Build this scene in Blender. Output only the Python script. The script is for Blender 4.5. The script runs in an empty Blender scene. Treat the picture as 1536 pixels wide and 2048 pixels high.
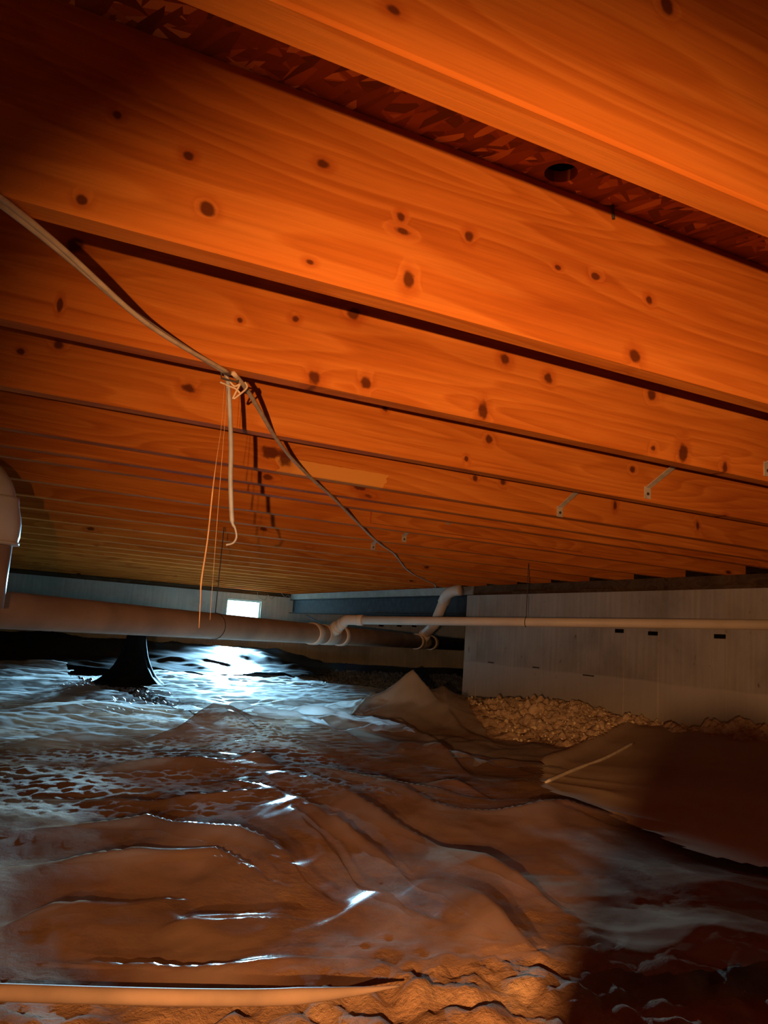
import bpy, bmesh, math, random
import numpy as np
from mathutils import Vector, Matrix
random.seed(7)
S = bpy.context.scene
C = S.collection

# ------------------------------------------------------------------ camera
F = 1600.0                                   # focal length in pixels of the 1536 x 2048 frame
ZC = 0.50                                    # camera height above the crawl-space datum
CR = Vector((0.89400, -0.44300, 0.07000)); CF = Vector((0.42900, 0.89000, 0.15273))
PITCH, ROLL, HEAD = math.radians(8.78534), math.radians(4.08201), math.radians(-25.72307)
def _axes():
    fw = Vector((0, math.cos(PITCH), math.sin(PITCH))); up = Vector((0, -math.sin(PITCH), math.cos(PITCH))); rt = Vector((1, 0, 0))
    r = math.cos(ROLL)*rt + math.sin(ROLL)*up; u = -math.sin(ROLL)*rt + math.cos(ROLL)*up
    e = Vector((math.cos(HEAD), -math.sin(HEAD), 0)); n = Vector((math.sin(HEAD), math.cos(HEAD), 0))
    f = lambda v: Vector((v.dot(e), v.dot(n), v.z))
    return f(r), f(u), f(fw)
CR, CU, CF = _axes()
cam = bpy.data.cameras.new('camera'); camo = bpy.data.objects.new('camera', cam); C.objects.link(camo)
cam.sensor_fit = 'VERTICAL'; cam.sensor_height = 36.0; cam.lens = 36.0*F/2048.0; cam.clip_start = 0.02
camo.matrix_world = Matrix(((CR.x, CU.x, -CF.x, 0), (CR.y, CU.y, -CF.y, 0), (CR.z, CU.z, -CF.z, ZC), (0, 0, 0, 1)))
S.camera = camo
O = Vector((0, 0, ZC))
def ray(x, y): return CF + (x-768)/F*CR - (y-1024)/F*CU
def atz(x, y, z): d = ray(x, y); return O + d*((z-ZC)/d.z)
def aty(x, y, Y): d = ray(x, y); return O + d*(Y/d.y)
def atx(x, y, X): d = ray(x, y); return O + d*(X/d.x)
def atd(x, y, D): return O + ray(x, y)*D

# ------------------------------------------------------------------ light
S.view_settings.view_transform = 'Standard'
try: S.view_settings.look = 'None'
except Exception: pass
S.view_settings.exposure = 0.0; S.view_settings.gamma = 1.0
world = bpy.data.worlds.new('daylight'); S.world = world; world.use_nodes = True
wb = world.node_tree.nodes['Background']; wb.inputs[0].default_value = (0.50, 0.80, 1.0, 1); wb.inputs[1].default_value = 12.0
LAMP = Vector((-0.20, -0.20, 0.47))
lamp = bpy.data.lights.new('work_lamp_bulb', 'SPOT'); lampo = bpy.data.objects.new('work_lamp_bulb', lamp); C.objects.link(lampo)
lamp.energy = 185.0; lamp.color = (1.0, 0.50, 0.20); lamp.shadow_soft_size = 0.005
lamp.spot_size = math.radians(77); lamp.spot_blend = 1.0
lampo.location = LAMP
lampo.rotation_euler = (Vector((math.cos(math.radians(53)), math.sin(math.radians(53)), math.tan(math.radians(-1)))) ).to_track_quat('-Z', 'Y').to_euler()
# daylight entering through the small foundation window, at the window itself
day = bpy.data.lights.new('window_daylight', 'AREA'); dayo = bpy.data.objects.new('window_daylight', day); C.objects.link(dayo)
day.shape = 'RECTANGLE'; day.size = 0.42; day.size_y = 0.22; day.energy = 950.0; day.color = (0.33, 0.70, 1.0); day.spread = math.radians(38)
dayo.location = (2.815, 9.845, 0.70); dayo.rotation_euler = Vector((-math.sin(math.radians(21.5)), -math.cos(math.radians(21.5)), -math.tan(math.radians(18.3)))).to_track_quat('-Z', 'Y').to_euler()

# ------------------------------------------------------------------ constants of the place
ZJ = 0.93582            # underside of the joists
JD, JT, SP = 0.245, 0.040, 0.4064
YB = 0.9013             # near face of the joist that carries index 0
XW = 3.35               # face of the right-hand concrete wall
YE = 5.35               # its free end
YF = 9.60               # face of the far wall

# ------------------------------------------------------------------ helpers
def tag(o, label=None, cat=None, group=None, kind=None):
    if label: o['label'] = label
    if cat: o['category'] = cat
    if group: o['group'] = group
    if kind: o['kind'] = kind
    return o
def link(name, me, mat, parent=None):
    o = bpy.data.objects.new(name, me); C.objects.link(o)
    if mat is not None and len(me.materials) == 0: me.materials.append(mat)
    if parent is not None: o.parent = parent
    return o
def bmobj(name, bm, mat, parent=None, smooth=False):
    me = bpy.data.meshes.new(name); bmesh.ops.recalc_face_normals(bm, faces=bm.faces[:]); bm.to_mesh(me); bm.free()
    if smooth:
        me.polygons.foreach_set('use_smooth', [True]*len(me.polygons))
    return link(name, me, mat, parent)
def empty(name, loc=(0, 0, 0)):
    o = bpy.data.objects.new(name, None); o.location = loc; o.empty_display_size = 0.05; C.objects.link(o); return o
def box(bm, x0, x1, y0, y1, z0, z1, bev=0.0):
    vs = [bm.verts.new((x, y, z)) for x in (x0, x1) for y in (y0, y1) for z in (z0, z1)]
    idx = ((0, 1, 3, 2), (4, 6, 7, 5), (0, 4, 5, 1), (2, 3, 7, 6), (0, 2, 6, 4), (1, 5, 7, 3))
    fs = [bm.faces.new([vs[i] for i in f]) for f in idx]
    if bev:
        es = list({e for f in fs for e in f.edges})
        bmesh.ops.bevel(bm, geom=es, offset=bev, segments=2, affect='EDGES', profile=0.5)
def catmull(pts, n=8):
    pts = [Vector(p) for p in pts]; out = []
    P = [pts[0]*2-pts[1]] + pts + [pts[-1]*2-pts[-2]]
    for i in range(1, len(P)-2):
        a, b, c, d = P[i-1], P[i], P[i+1], P[i+2]
        for k in range(n):
            t = k/n
            out.append(0.5*((2*b) + (c-a)*t + (2*a-5*b+4*c-d)*t*t + (3*b-a-3*c+d)*t**3))
    out.append(pts[-1]); return out
def tube(bm, pts, r, n=10, cap=True, flat=1.0):
    """sweep along pts; r a number or a list"""
    pts = [Vector(p) for p in pts]; rs = r if isinstance(r, (list, tuple)) else [r]*len(pts)
    t0 = (pts[1]-pts[0]).normalized(); up = Vector((0, 0, 1)) if abs(t0.z) < 0.9 else Vector((1, 0, 0))
    nrm = (up - t0*up.dot(t0)).normalized(); rings = []
    for i, p in enumerate(pts):
        t = ((pts[min(i+1, len(pts)-1)] - pts[max(i-1, 0)])).normalized()
        nrm = (nrm - t*nrm.dot(t)).normalized(); b = t.cross(nrm)
        rings.append([bm.verts.new(p + (nrm*math.cos(2*math.pi*k/n)*flat + b*math.sin(2*math.pi*k/n))*rs[i]) for k in range(n)])
    for a, b in zip(rings, rings[1:]):
        for k in range(n): bm.faces.new((a[k], a[(k+1) % n], b[(k+1) % n], b[k]))
    if cap:
        bm.faces.new(rings[0][::-1]); bm.faces.new(rings[-1])

# ---- numpy value-gradient noise
_rng = np.random.RandomState(11); _perm = _rng.permutation(512); _perm = np.concatenate([_perm, _perm, _perm]); _ang = _rng.rand(512)*2*np.pi
_gx, _gy = np.cos(_ang), np.sin(_ang)
def perlin(x, y, seed=0):
    x = np.asarray(x, float) + seed*17.31 + 100; y = np.asarray(y, float) + seed*9.77 + 100
    xi = np.floor(x).astype(int); yi = np.floor(y).astype(int); xf = x-xi; yf = y-yi
    u = xf**3*(xf*(xf*6-15)+10); v = yf**3*(yf*(yf*6-15)+10)
    def g(ix, iy, dx, dy):
        h = _perm[(_perm[ix & 511] + iy) & 511]; return _gx[h]*dx + _gy[h]*dy
    a = g(xi, yi, xf, yf); b = g(xi+1, yi, xf-1, yf); c = g(xi, yi+1, xf, yf-1); d = g(xi+1, yi+1, xf-1, yf-1)
    return ((a*(1-u)+b*u)*(1-v) + (c*(1-u)+d*u)*v)*1.5
def fbm(x, y, o=4, seed=0):
    s = 0; a = 1.0
    for k in range(o): s = s + a*perlin(x*2**k, y*2**k, seed+k*3); a *= 0.5
    return s
def sstep(a, b, x): t = np.clip((x-a)/(b-a), 0, 1); return t*t*(3-2*t)

# ------------------------------------------------------------------ materials
def newmat(name):
    m = bpy.data.materials.new(name); m.use_nodes = True; nt = m.node_tree
    return m, nt, nt.nodes, nt.links, nt.nodes['Principled BSDF']
def N(nodes, kind, **kw):
    n = nodes.new(kind)
    for k, v in kw.items():
        if k == 'inp':
            for kk, vv in v.items(): n.inputs[kk].default_value = vv
        else: setattr(n, k, v)
    return n
def ramp(nodes, stops):
    r = nodes.new('ShaderNodeValToRGB'); e = r.color_ramp.elements
    while len(e) < len(stops): e.new(0.5)
    for el, (p, c) in zip(e, stops): el.position = p; el.color = (*c, 1) if len(c) == 3 else c
    return r
def simple(name, col, rough=0.5, var=0.15, scale=20, bump=0.0, metallic=0.0, spec=0.5):
    m, nt, nd, lk, p = newmat(name)
    tc = N(nd, 'ShaderNodeTexCoord'); no = N(nd, 'ShaderNodeTexNoise', inp={'Scale': scale, 'Detail': 6})
    lk.new(tc.outputs['Object'], no.inputs['Vector'])
    r = ramp(nd, [(0.3, tuple(c*(1-var) for c in col)), (0.7, tuple(min(1, c*(1+var)) for c in col))])
    lk.new(no.outputs['Fac'], r.inputs[0]); lk.new(r.outputs[0], p.inputs['Base Color'])
    p.inputs['Roughness'].default_value = rough; p.inputs['Metallic'].default_value = metallic; p.inputs['Specular IOR Level'].default_value = spec
    if bump:
        b = N(nd, 'ShaderNodeBump', inp={'Strength': bump, 'Distance': 0.004}); lk.new(no.outputs['Fac'], b.inputs['Height']); lk.new(b.outputs[0], p.inputs['Normal'])
    return m

def wood(name, knots=(), base=(0.62, 0.17, 0.022), light=(0.80, 0.27, 0.045), dark=(0.36, 0.075, 0.010), patches=(), seed=0.0, rand_knots=True):
    """pine; knots are (x, z, radius_x, radius_z) in the joist's own space"""
    m, nt, nd, lk, p = newmat(name)
    tc = N(nd, 'ShaderNodeTexCoord'); oi = N(nd, 'ShaderNodeObjectInfo')
    off = N(nd, 'ShaderNodeVectorMath', operation='MULTIPLY_ADD')
    comb = N(nd, 'ShaderNodeCombineXYZ'); lk.new(oi.outputs['Random'], comb.inputs[0]); lk.new(oi.outputs['Random'], comb.inputs[2])
    lk.new(comb.outputs[0], off.inputs[0]); off.inputs[1].default_value = (37.0, 0, 23.0); lk.new(tc.outputs['Object'], off.inputs[2])
    P = off.outputs[0]
    dist = None
    wob = N(nd, 'ShaderNodeTexNoise', inp={'Scale': 38.0, 'Detail': 3}); lk.new(tc.outputs['Object'], wob.inputs['Vector'])
    wm = N(nd, 'ShaderNodeMath', operation='MULTIPLY_ADD', inp={1: 1.5, 2: -0.75}); lk.new(wob.outputs['Fac'], wm.inputs[0])
    for (kx, kz, rx, rz) in knots:
        s = N(nd, 'ShaderNodeVectorMath', operation='SUBTRACT'); s.inputs[1].default_value = (kx, 0, kz); lk.new(tc.outputs['Object'], s.inputs[0])
        d = N(nd, 'ShaderNodeVectorMath', operation='MULTIPLY'); d.inputs[1].default_value = (1/rx, 0.0, 1/rz); lk.new(s.outputs[0], d.inputs[0])
        l = N(nd, 'ShaderNodeVectorMath', operation='LENGTH'); lk.new(d.outputs[0], l.inputs[0]); v = l.outputs['Value']
        if dist is None: dist = v
        else:
            mn = N(nd, 'ShaderNodeMath', operation='MINIMUM'); lk.new(dist, mn.inputs[0]); lk.new(v, mn.inputs[1]); dist = mn.outputs[0]
    if rand_knots:
        mp = N(nd, 'ShaderNodeMapping'); mp.inputs['Scale'].default_value = (4.2, 0.0, 9.0); lk.new(P, mp.inputs['Vector'])
        vo = N(nd, 'ShaderNodeTexVoronoi', inp={'Scale': 1.0, 'Randomness': 1.0}); lk.new(mp.outputs[0], vo.inputs['Vector'])
        sc = N(nd, 'ShaderNodeMath', operation='MULTIPLY', inp={1: 10.5}); lk.new(vo.outputs['Distance'], sc.inputs[0])
        sep = N(nd, 'ShaderNodeSeparateColor'); lk.new(vo.outputs['Color'], sep.inputs[0])
        g = N(nd, 'ShaderNodeMath', operation='GREATER_THAN', inp={1: 0.50}); lk.new(sep.outputs[0], g.inputs[0])
        g2 = N(nd, 'ShaderNodeMath', operation='MULTIPLY_ADD', inp={1: 50.0}); lk.new(g.outputs[0], g2.inputs[0]); lk.new(sc.outputs[0], g2.inputs[2])
        if dist is None: dist = g2.outputs[0]
        else:
            mn = N(nd, 'ShaderNodeMath', operation='MINIMUM'); lk.new(dist, mn.inputs[0]); lk.new(g2.outputs[0], mn.inputs[1]); dist = mn.outputs[0]
    da = N(nd, 'ShaderNodeMath', operation='ADD'); lk.new(dist, da.inputs[0]); lk.new(wm.outputs[0], da.inputs[1])
    knot = N(nd, 'ShaderNodeMapRange', interpolation_type='SMOOTHSTEP', inp={'From Min': 1.15, 'From Max': 0.55, 'To Min': 0, 'To Max': 1}); lk.new(da.outputs[0], knot.inputs[0])
    halo = N(nd, 'ShaderNodeMapRange', interpolation_type='SMOOTHSTEP', inp={'From Min': 2.6, 'From Max': 0.9, 'To Min': 0, 'To Max': 1}); lk.new(da.outputs[0], halo.inputs[0])
    # growth rings: bands across the width, bent by slow noise and by the knots
    mg = N(nd, 'ShaderNodeMapping'); mg.inputs['Scale'].default_value = (0.55, 3.0, 6.0); lk.new(P, mg.inputs['Vector'])
    slow = N(nd, 'ShaderNodeTexNoise', inp={'Scale': 1.0, 'Detail': 2, 'Distortion': 0.4}); lk.new(mg.outputs[0], slow.inputs['Vector'])
    sl = N(nd, 'ShaderNodeMath', operation='MULTIPLY', inp={1: 17.0}); lk.new(slow.outputs['Fac'], sl.inputs[0])
    hk = N(nd, 'ShaderNodeMath', operation='MULTIPLY_ADD', inp={1: 0.5}); lk.new(halo.outputs[0], hk.inputs[0]); lk.new(sl.outputs[0], hk.inputs[2])
    sn = N(nd, 'ShaderNodeMath', operation='FRACT'); lk.new(hk.outputs[0], sn.inputs[0])
    mf = N(nd, 'ShaderNodeMapping'); mf.inputs['Scale'].default_value = (3.0, 130.0, 130.0); lk.new(P, mf.inputs['Vector'])
    fine = N(nd, 'ShaderNodeTexNoise', inp={'Scale': 1.0, 'Detail': 4, 'Roughness': 0.65}); lk.new(mf.outputs[0], fine.inputs['Vector'])
    ml = N(nd, 'ShaderNodeMapping'); ml.inputs['Scale'].default_value = (1.3, 8.0, 8.0); lk.new(P, ml.inputs['Vector'])
    blot = N(nd, 'ShaderNodeTexNoise', inp={'Scale': 1.0, 'Detail': 5, 'Roughness': 0.6}); lk.new(ml.outputs[0], blot.inputs['Vector'])
    rr = ramp(nd, [(0.0, light), (0.55, base), (0.86, tuple(0.5*(a+b) for a, b in zip(base, dark))), (0.93, base), (1.0, light)])
    lk.new(sn.outputs[0], rr.inputs[0])
    rb = ramp(nd, [(0.30, dark), (0.52, base), (0.74, light)]); lk.new(blot.outputs['Fac'], rb.inputs[0])
    m1 = N(nd, 'ShaderNodeMix', data_type='RGBA', inp={0: 0.60}); lk.new(rr.outputs[0], m1.inputs[6]); lk.new(rb.outputs[0], m1.inputs[7])
    rf = ramp(nd, [(0.25, (0.80, 0.76, 0.70)), (0.65, (1.05, 1.05, 1.05))]); lk.new(fine.outputs['Fac'], rf.inputs[0])
    m2 = N(nd, 'ShaderNodeMix', data_type='RGBA', blend_type='MULTIPLY', inp={0: 1.0}); lk.new(m1.outputs[2], m2.inputs[6]); lk.new(rf.outputs[0], m2.inputs[7])
    cur = m2.outputs[2]
    for (x0, x1, z0, z1, col) in patches:
        sx = N(nd, 'ShaderNodeSeparateXYZ'); wa = N(nd, 'ShaderNodeVectorMath', operation='MULTIPLY_ADD')
        nn = N(nd, 'ShaderNodeTexNoise', inp={'Scale': 30.0, 'Detail': 3}); lk.new(tc.outputs['Object'], nn.inputs['Vector'])
        lk.new(nn.outputs['Color'], wa.inputs[0]); wa.inputs[1].default_value = (0.10, 0, 0.006); lk.new(tc.outputs['Object'], wa.inputs[2]); lk.new(wa.outputs[0], sx.inputs[0])
        acc = None
        for (o_, lo, hi) in ((0, x0, x1), (2, z0, z1)):
            a = N(nd, 'ShaderNodeMath', operation='GREATER_THAN', inp={1: lo}); b = N(nd, 'ShaderNodeMath', operation='LESS_THAN', inp={1: hi})
            lk.new(sx.outputs[o_], a.inputs[0]); lk.new(sx.outputs[o_], b.inputs[0])
            mm = N(nd, 'ShaderNodeMath', operation='MULTIPLY'); lk.new(a.outputs[0], mm.inputs[0]); lk.new(b.outputs[0], mm.inputs[1])
            if acc is None: acc = mm.outputs[0]
            else:
                m3 = N(nd, 'ShaderNodeMath', operation='MULTIPLY'); lk.new(acc, m3.inputs[0]); lk.new(mm.outputs[0], m3.inputs[1]); acc = m3.outputs[0]
        mx = N(nd, 'ShaderNodeMix', data_type='RGBA'); lk.new(acc, mx.inputs[0]); lk.new(cur, mx.inputs[6]); mx.inputs[7].default_value = (*col, 1); cur = mx.outputs[2]
    hm = N(nd, 'ShaderNodeMath', operation='MULTIPLY', inp={1: 0.30}); lk.new(halo.outputs[0], hm.inputs[0])
    m4 = N(nd, 'ShaderNodeMix', data_type='RGBA'); lk.new(hm.outputs[0], m4.inputs[0]); lk.new(cur, m4.inputs[6]); m4.inputs[7].default_value = (0.40, 0.06, 0.008, 1)
    km = N(nd, 'ShaderNodeMath', operation='MULTIPLY', inp={1: 0.88}); lk.new(knot.outputs[0], km.inputs[0])
    m5 = N(nd, 'ShaderNodeMix', data_type='RGBA'); lk.new(km.outputs[0], m5.inputs[0]); lk.new(m4.outputs[2], m5.inputs[6]); m5.inputs[7].default_value = (0.085, 0.016, 0.004, 1)
    lk.new(m5.outputs[2], p.inputs['Base Color'])
    p.inputs['Roughness'].default_value = 0.75; p.inputs['Specular IOR Level'].default_value = 0.06
    b = N(nd, 'ShaderNodeBump', inp={'Strength': 0.25, 'Distance': 0.002}); lk.new(fine.outputs['Fac'], b.inputs['Height']); lk.new(b.outputs[0], p.inputs['Normal'])
    return m

def osb_mat():
    m, nt, nd, lk, p = newmat('oriented_strand_board')
    tc = N(nd, 'ShaderNodeTexCoord'); prev = None; hts = None
    for k, (ang, sx, sy, loc) in enumerate(((0.5, 12, 60, 0), (-0.5, 11, 55, 3.3), (1.2, 15, 70, 7.7))):
        mp = N(nd, 'ShaderNodeMapping'); mp.inputs['Rotation'].default_value = (0, 0, ang); lk.new(tc.outputs['Object'], mp.inputs['Vector'])
        m2 = N(nd, 'ShaderNodeMapping'); m2.inputs['Scale'].default_value = (sx, sy, 1); m2.inputs['Location'].default_value = (loc, loc, 0); lk.new(mp.outputs[0], m2.inputs['Vector'])
        vo = N(nd, 'ShaderNodeTexVoronoi', inp={'Scale': 1.0, 'Randomness': 1.0}); lk.new(m2.outputs[0], vo.inputs['Vector'])
        sp = N(nd, 'ShaderNodeSeparateColor'); lk.new(vo.outputs['Color'], sp.inputs[0])
        rp = ramp(nd, [(0.0, (0.16, 0.035, 0.008)), (0.45, (0.34, 0.08, 0.016)), (0.8, (0.55, 0.16, 0.035)), (1.0, (0.90, 0.42, 0.14))]); lk.new(sp.outputs[0], rp.inputs[0])
        if prev is None: prev, hts = rp.outputs[0], sp.outputs[1]
        else:
            g = N(nd, 'ShaderNodeMath', operation='GREATER_THAN', inp={1: 0.5}); lk.new(sp.outputs[2], g.inputs[0])
            mx = N(nd, 'ShaderNodeMix', data_type='RGBA'); lk.new(g.outputs[0], mx.inputs[0]); lk.new(prev, mx.inputs[6]); lk.new(rp.outputs[0], mx.inputs[7]); prev = mx.outputs[2]
            mh = N(nd, 'ShaderNodeMix', data_type='FLOAT'); lk.new(g.outputs[0], mh.inputs[0]); lk.new(hts, mh.inputs[2]); lk.new(sp.outputs[1], mh.inputs[3]); hts = mh.outputs[0]
    lk.new(prev, p.inputs['Base Color']); p.inputs['Roughness'].default_value = 0.6
    b = N(nd, 'ShaderNodeBump', inp={'Strength': 0.6, 'Distance': 0.003}); lk.new(hts, b.inputs['Height']); lk.new(b.outputs[0], p.inputs['Normal'])
    return m

def concrete_mat(name, col, line=None, stains=True):
    m, nt, nd, lk, p = newmat(name)
    tc = N(nd, 'ShaderNodeTexCoord'); P = tc.outputs['Object']
    a = N(nd, 'ShaderNodeTexNoise', inp={'Scale': 2.2, 'Detail': 8, 'Roughness': 0.62}); lk.new(P, a.inputs['Vector'])
    mp = N(nd, 'ShaderNodeMapping'); mp.inputs['Scale'].default_value = (40, 40, 2.2); lk.new(P, mp.inputs['Vector'])
    v = N(nd, 'ShaderNodeTexNoise', inp={'Scale': 1.0, 'Detail': 4}); lk.new(mp.outputs[0], v.inputs['Vector'])
    f = N(nd, 'ShaderNodeTexNoise', inp={'Scale': 90.0, 'Detail': 4}); lk.new(P, f.inputs['Vector'])
    r = ramp(nd, [(0.30, tuple(c*0.70 for c in col)), (0.50, col), (0.72, tuple(min(1, c*1.2) for c in col))]); lk.new(a.outputs['Fac'], r.inputs[0])
    rv = ramp(nd, [(0.3, (0.86, 0.85, 0.84)), (0.7, (1.05, 1.05, 1.05))]); lk.new(v.outputs['Fac'], rv.inputs[0])
    m1 = N(nd, 'ShaderNodeMix', data_type='RGBA', blend_type='MULTIPLY', inp={0: 1.0}); lk.new(r.outputs[0], m1.inputs[6]); lk.new(rv.outputs[0], m1.inputs[7]); cur = m1.outputs[2]
    if line is not None:                                     # pale lime bloom below the pour line
        sx = N(nd, 'ShaderNodeSeparateXYZ'); lk.new(P, sx.inputs[0])
        w = N(nd, 'ShaderNodeMath', operation='MULTIPLY_ADD', inp={1: 0.05}); lk.new(a.outputs['Fac'], w.inputs[0]); lk.new(sx.outputs[2], w.inputs[2])
        mr = N(nd, 'ShaderNodeMapRange', inp={'From Min': line+0.028, 'From Max': line+0.016, 'To Min': 0, 'To Max': 0.55}); lk.new(w.outputs[0], mr.inputs[0])
        m2 = N(nd, 'ShaderNodeMix', data_type='RGBA'); lk.new(mr.outputs[0], m2.inputs[0]); lk.new(cur, m2.inputs[6]); m2.inputs[7].default_value = (*[min(1, c*1.35) for c in col], 1); cur = m2.outputs[2]
    if stains:                                               # rust specks
        ms = N(nd, 'ShaderNodeMapping'); ms.inputs['Scale'].default_value = (30, 30, 16); lk.new(P, ms.inputs['Vector'])
        s = N(nd, 'ShaderNodeTexNoise', inp={'Scale': 1.0, 'Detail': 2}); lk.new(ms.outputs[0], s.inputs['Vector'])
        mr = N(nd, 'ShaderNodeMapRange', inp={'From Min': 0.70, 'From Max': 0.78, 'To Min': 0, 'To Max': 0.8}); lk.new(s.outputs['Fac'], mr.inputs[0])
        m3 = N(nd, 'ShaderNodeMix', data_type='RGBA'); lk.new(mr.outputs[0], m3.inputs[0]); lk.new(cur, m3.inputs[6]); m3.inputs[7].default_value = (0.13, 0.07, 0.04, 1); cur = m3.outputs[2]
    lk.new(cur, p.inputs['Base Color']); p.inputs['Roughness'].default_value = 0.85; p.inputs['Specular IOR Level'].default_value = 0.25
    b = N(nd, 'ShaderNodeBump', inp={'Strength': 0.35, 'Distance': 0.003}); lk.new(f.outputs['Fac'], b.inputs['Height']); lk.new(b.outputs[0], p.inputs['Normal'])
    return m

def soil_mat():
    m, nt, nd, lk, p = newmat('soil')
    tc = N(nd, 'ShaderNodeTexCoord'); P = tc.outputs['Object']
    a = N(nd, 'ShaderNodeTexNoise', inp={'Scale': 5.0, 'Detail': 9, 'Roughness': 0.7}); lk.new(P, a.inputs['Vector'])
    f = N(nd, 'ShaderNodeTexNoise', inp={'Scale': 55.0, 'Detail': 6, 'Roughness': 0.7}); lk.new(P, f.inputs['Vector'])
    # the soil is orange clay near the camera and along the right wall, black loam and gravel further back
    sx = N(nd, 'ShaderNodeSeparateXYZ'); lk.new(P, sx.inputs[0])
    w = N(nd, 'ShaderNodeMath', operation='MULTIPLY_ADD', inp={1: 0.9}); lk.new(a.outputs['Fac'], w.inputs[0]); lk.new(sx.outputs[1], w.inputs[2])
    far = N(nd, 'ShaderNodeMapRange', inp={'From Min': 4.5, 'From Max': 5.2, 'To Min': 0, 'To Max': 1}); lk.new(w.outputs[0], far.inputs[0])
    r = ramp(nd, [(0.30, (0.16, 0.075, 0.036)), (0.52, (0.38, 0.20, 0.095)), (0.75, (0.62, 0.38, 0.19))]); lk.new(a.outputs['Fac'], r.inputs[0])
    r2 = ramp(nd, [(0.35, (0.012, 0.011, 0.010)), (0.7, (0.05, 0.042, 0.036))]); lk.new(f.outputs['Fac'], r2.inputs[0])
    # paler soil towards the foundation wall: lamp light on the mound put into colour
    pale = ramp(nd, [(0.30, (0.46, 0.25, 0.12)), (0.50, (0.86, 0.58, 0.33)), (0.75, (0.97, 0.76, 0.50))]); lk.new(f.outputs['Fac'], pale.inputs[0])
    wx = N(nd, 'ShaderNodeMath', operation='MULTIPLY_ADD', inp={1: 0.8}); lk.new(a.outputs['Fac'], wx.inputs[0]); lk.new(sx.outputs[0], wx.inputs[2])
    lit_x = N(nd, 'ShaderNodeMapRange', inp={'From Min': 2.55, 'From Max': 2.85, 'To Min': 0, 'To Max': 0.9}); lk.new(wx.outputs[0], lit_x.inputs[0])
    md = N(nd, 'ShaderNodeMix', data_type='RGBA'); lk.new(lit_x.outputs[0], md.inputs[0]); lk.new(r.outputs[0], md.inputs[6]); lk.new(pale.outputs[0], md.inputs[7])
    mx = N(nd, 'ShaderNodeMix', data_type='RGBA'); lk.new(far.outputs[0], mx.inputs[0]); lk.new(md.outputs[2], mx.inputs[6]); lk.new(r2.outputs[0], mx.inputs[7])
    lk.new(mx.outputs[2], p.inputs['Base Color']); p.inputs['Roughness'].default_value = 0.9; p.inputs['Specular IOR Level'].default_value = 0.2
    b = N(nd, 'ShaderNodeBump', inp={'Strength': 0.8, 'Distance': 0.012}); lk.new(f.outputs['Fac'], b.inputs['Height']); lk.new(b.outputs[0], p.inputs['Normal'])
    return m

def plastic_mat(name, col, clear, rough, dust, dustiness, trans, gloss, bump=0.10):
    """thin polythene: part see-through, part milky, glossy, with dried mud on it"""
    m, nt, nd, lk, p = newmat(name); out = nd['Material Output']; nd.remove(p)
    tc = N(nd, 'ShaderNodeTexCoord'); P = tc.outputs['Object']
    a = N(nd, 'ShaderNodeTexNoise', inp={'Scale': 4.0, 'Detail': 7, 'Roughness': 0.65}); lk.new(P, a.inputs['Vector'])
    f = N(nd, 'ShaderNodeTexNoise', inp={'Scale': 26.0, 'Detail': 5, 'Roughness': 0.6, 'Distortion': 0.6}); lk.new(P, f.inputs['Vector'])
    mr = N(nd, 'ShaderNodeMapRange', inp={'From Min': 0.48, 'From Max': 0.70, 'To Min': 0, 'To Max': dustiness}); lk.new(a.outputs['Fac'], mr.inputs[0])
    mx = N(nd, 'ShaderNodeMix', data_type='RGBA'); lk.new(mr.outputs[0], mx.inputs[0]); mx.inputs[6].default_value = (*col, 1); mx.inputs[7].default_value = (*dust, 1)
    b = N(nd, 'ShaderNodeBump', inp={'Strength': bump, 'Distance': 0.006}); lk.new(f.outputs['Fac'], b.inputs['Height'])
    df = N(nd, 'ShaderNodeBsdfDiffuse'); tl = N(nd, 'ShaderNodeBsdfTranslucent'); gl = N(nd, 'ShaderNodeBsdfGlossy', inp={'Roughness': rough}); tr = N(nd, 'ShaderNodeBsdfTransparent')
    tr.inputs[0].default_value = (0.95, 0.93, 0.90, 1)
    for n_ in (df, tl): lk.new(mx.outputs[2], n_.inputs[0]); lk.new(b.outputs[0], n_.inputs['Normal'])
    lk.new(b.outputs[0], gl.inputs['Normal'])
    m0 = N(nd, 'ShaderNodeMixShader', inp={0: trans}); lk.new(df.outputs[0], m0.inputs[1]); lk.new(tl.outputs[0], m0.inputs[2])
    c2 = N(nd, 'ShaderNodeTexNoise', inp={'Scale': 2.6, 'Detail': 5}); lk.new(P, c2.inputs['Vector'])
    cl = N(nd, 'ShaderNodeMapRange', inp={'From Min': 0.35, 'From Max': 0.65, 'To Min': clear*0.4, 'To Max': min(0.95, clear*1.6)}); lk.new(c2.outputs['Fac'], cl.inputs[0])
    m1 = N(nd, 'ShaderNodeMixShader'); lk.new(cl.outputs[0], m1.inputs[0]); lk.new(m0.outputs[0], m1.inputs[1]); lk.new(tr.outputs[0], m1.inputs[2])
    m2 = N(nd, 'ShaderNodeMixShader', inp={0: gloss}); lk.new(m1.outputs[0], m2.inputs[1]); lk.new(gl.outputs[0], m2.inputs[2]); lk.new(m2.outputs[0], out.inputs['Surface'])
    return m

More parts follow.
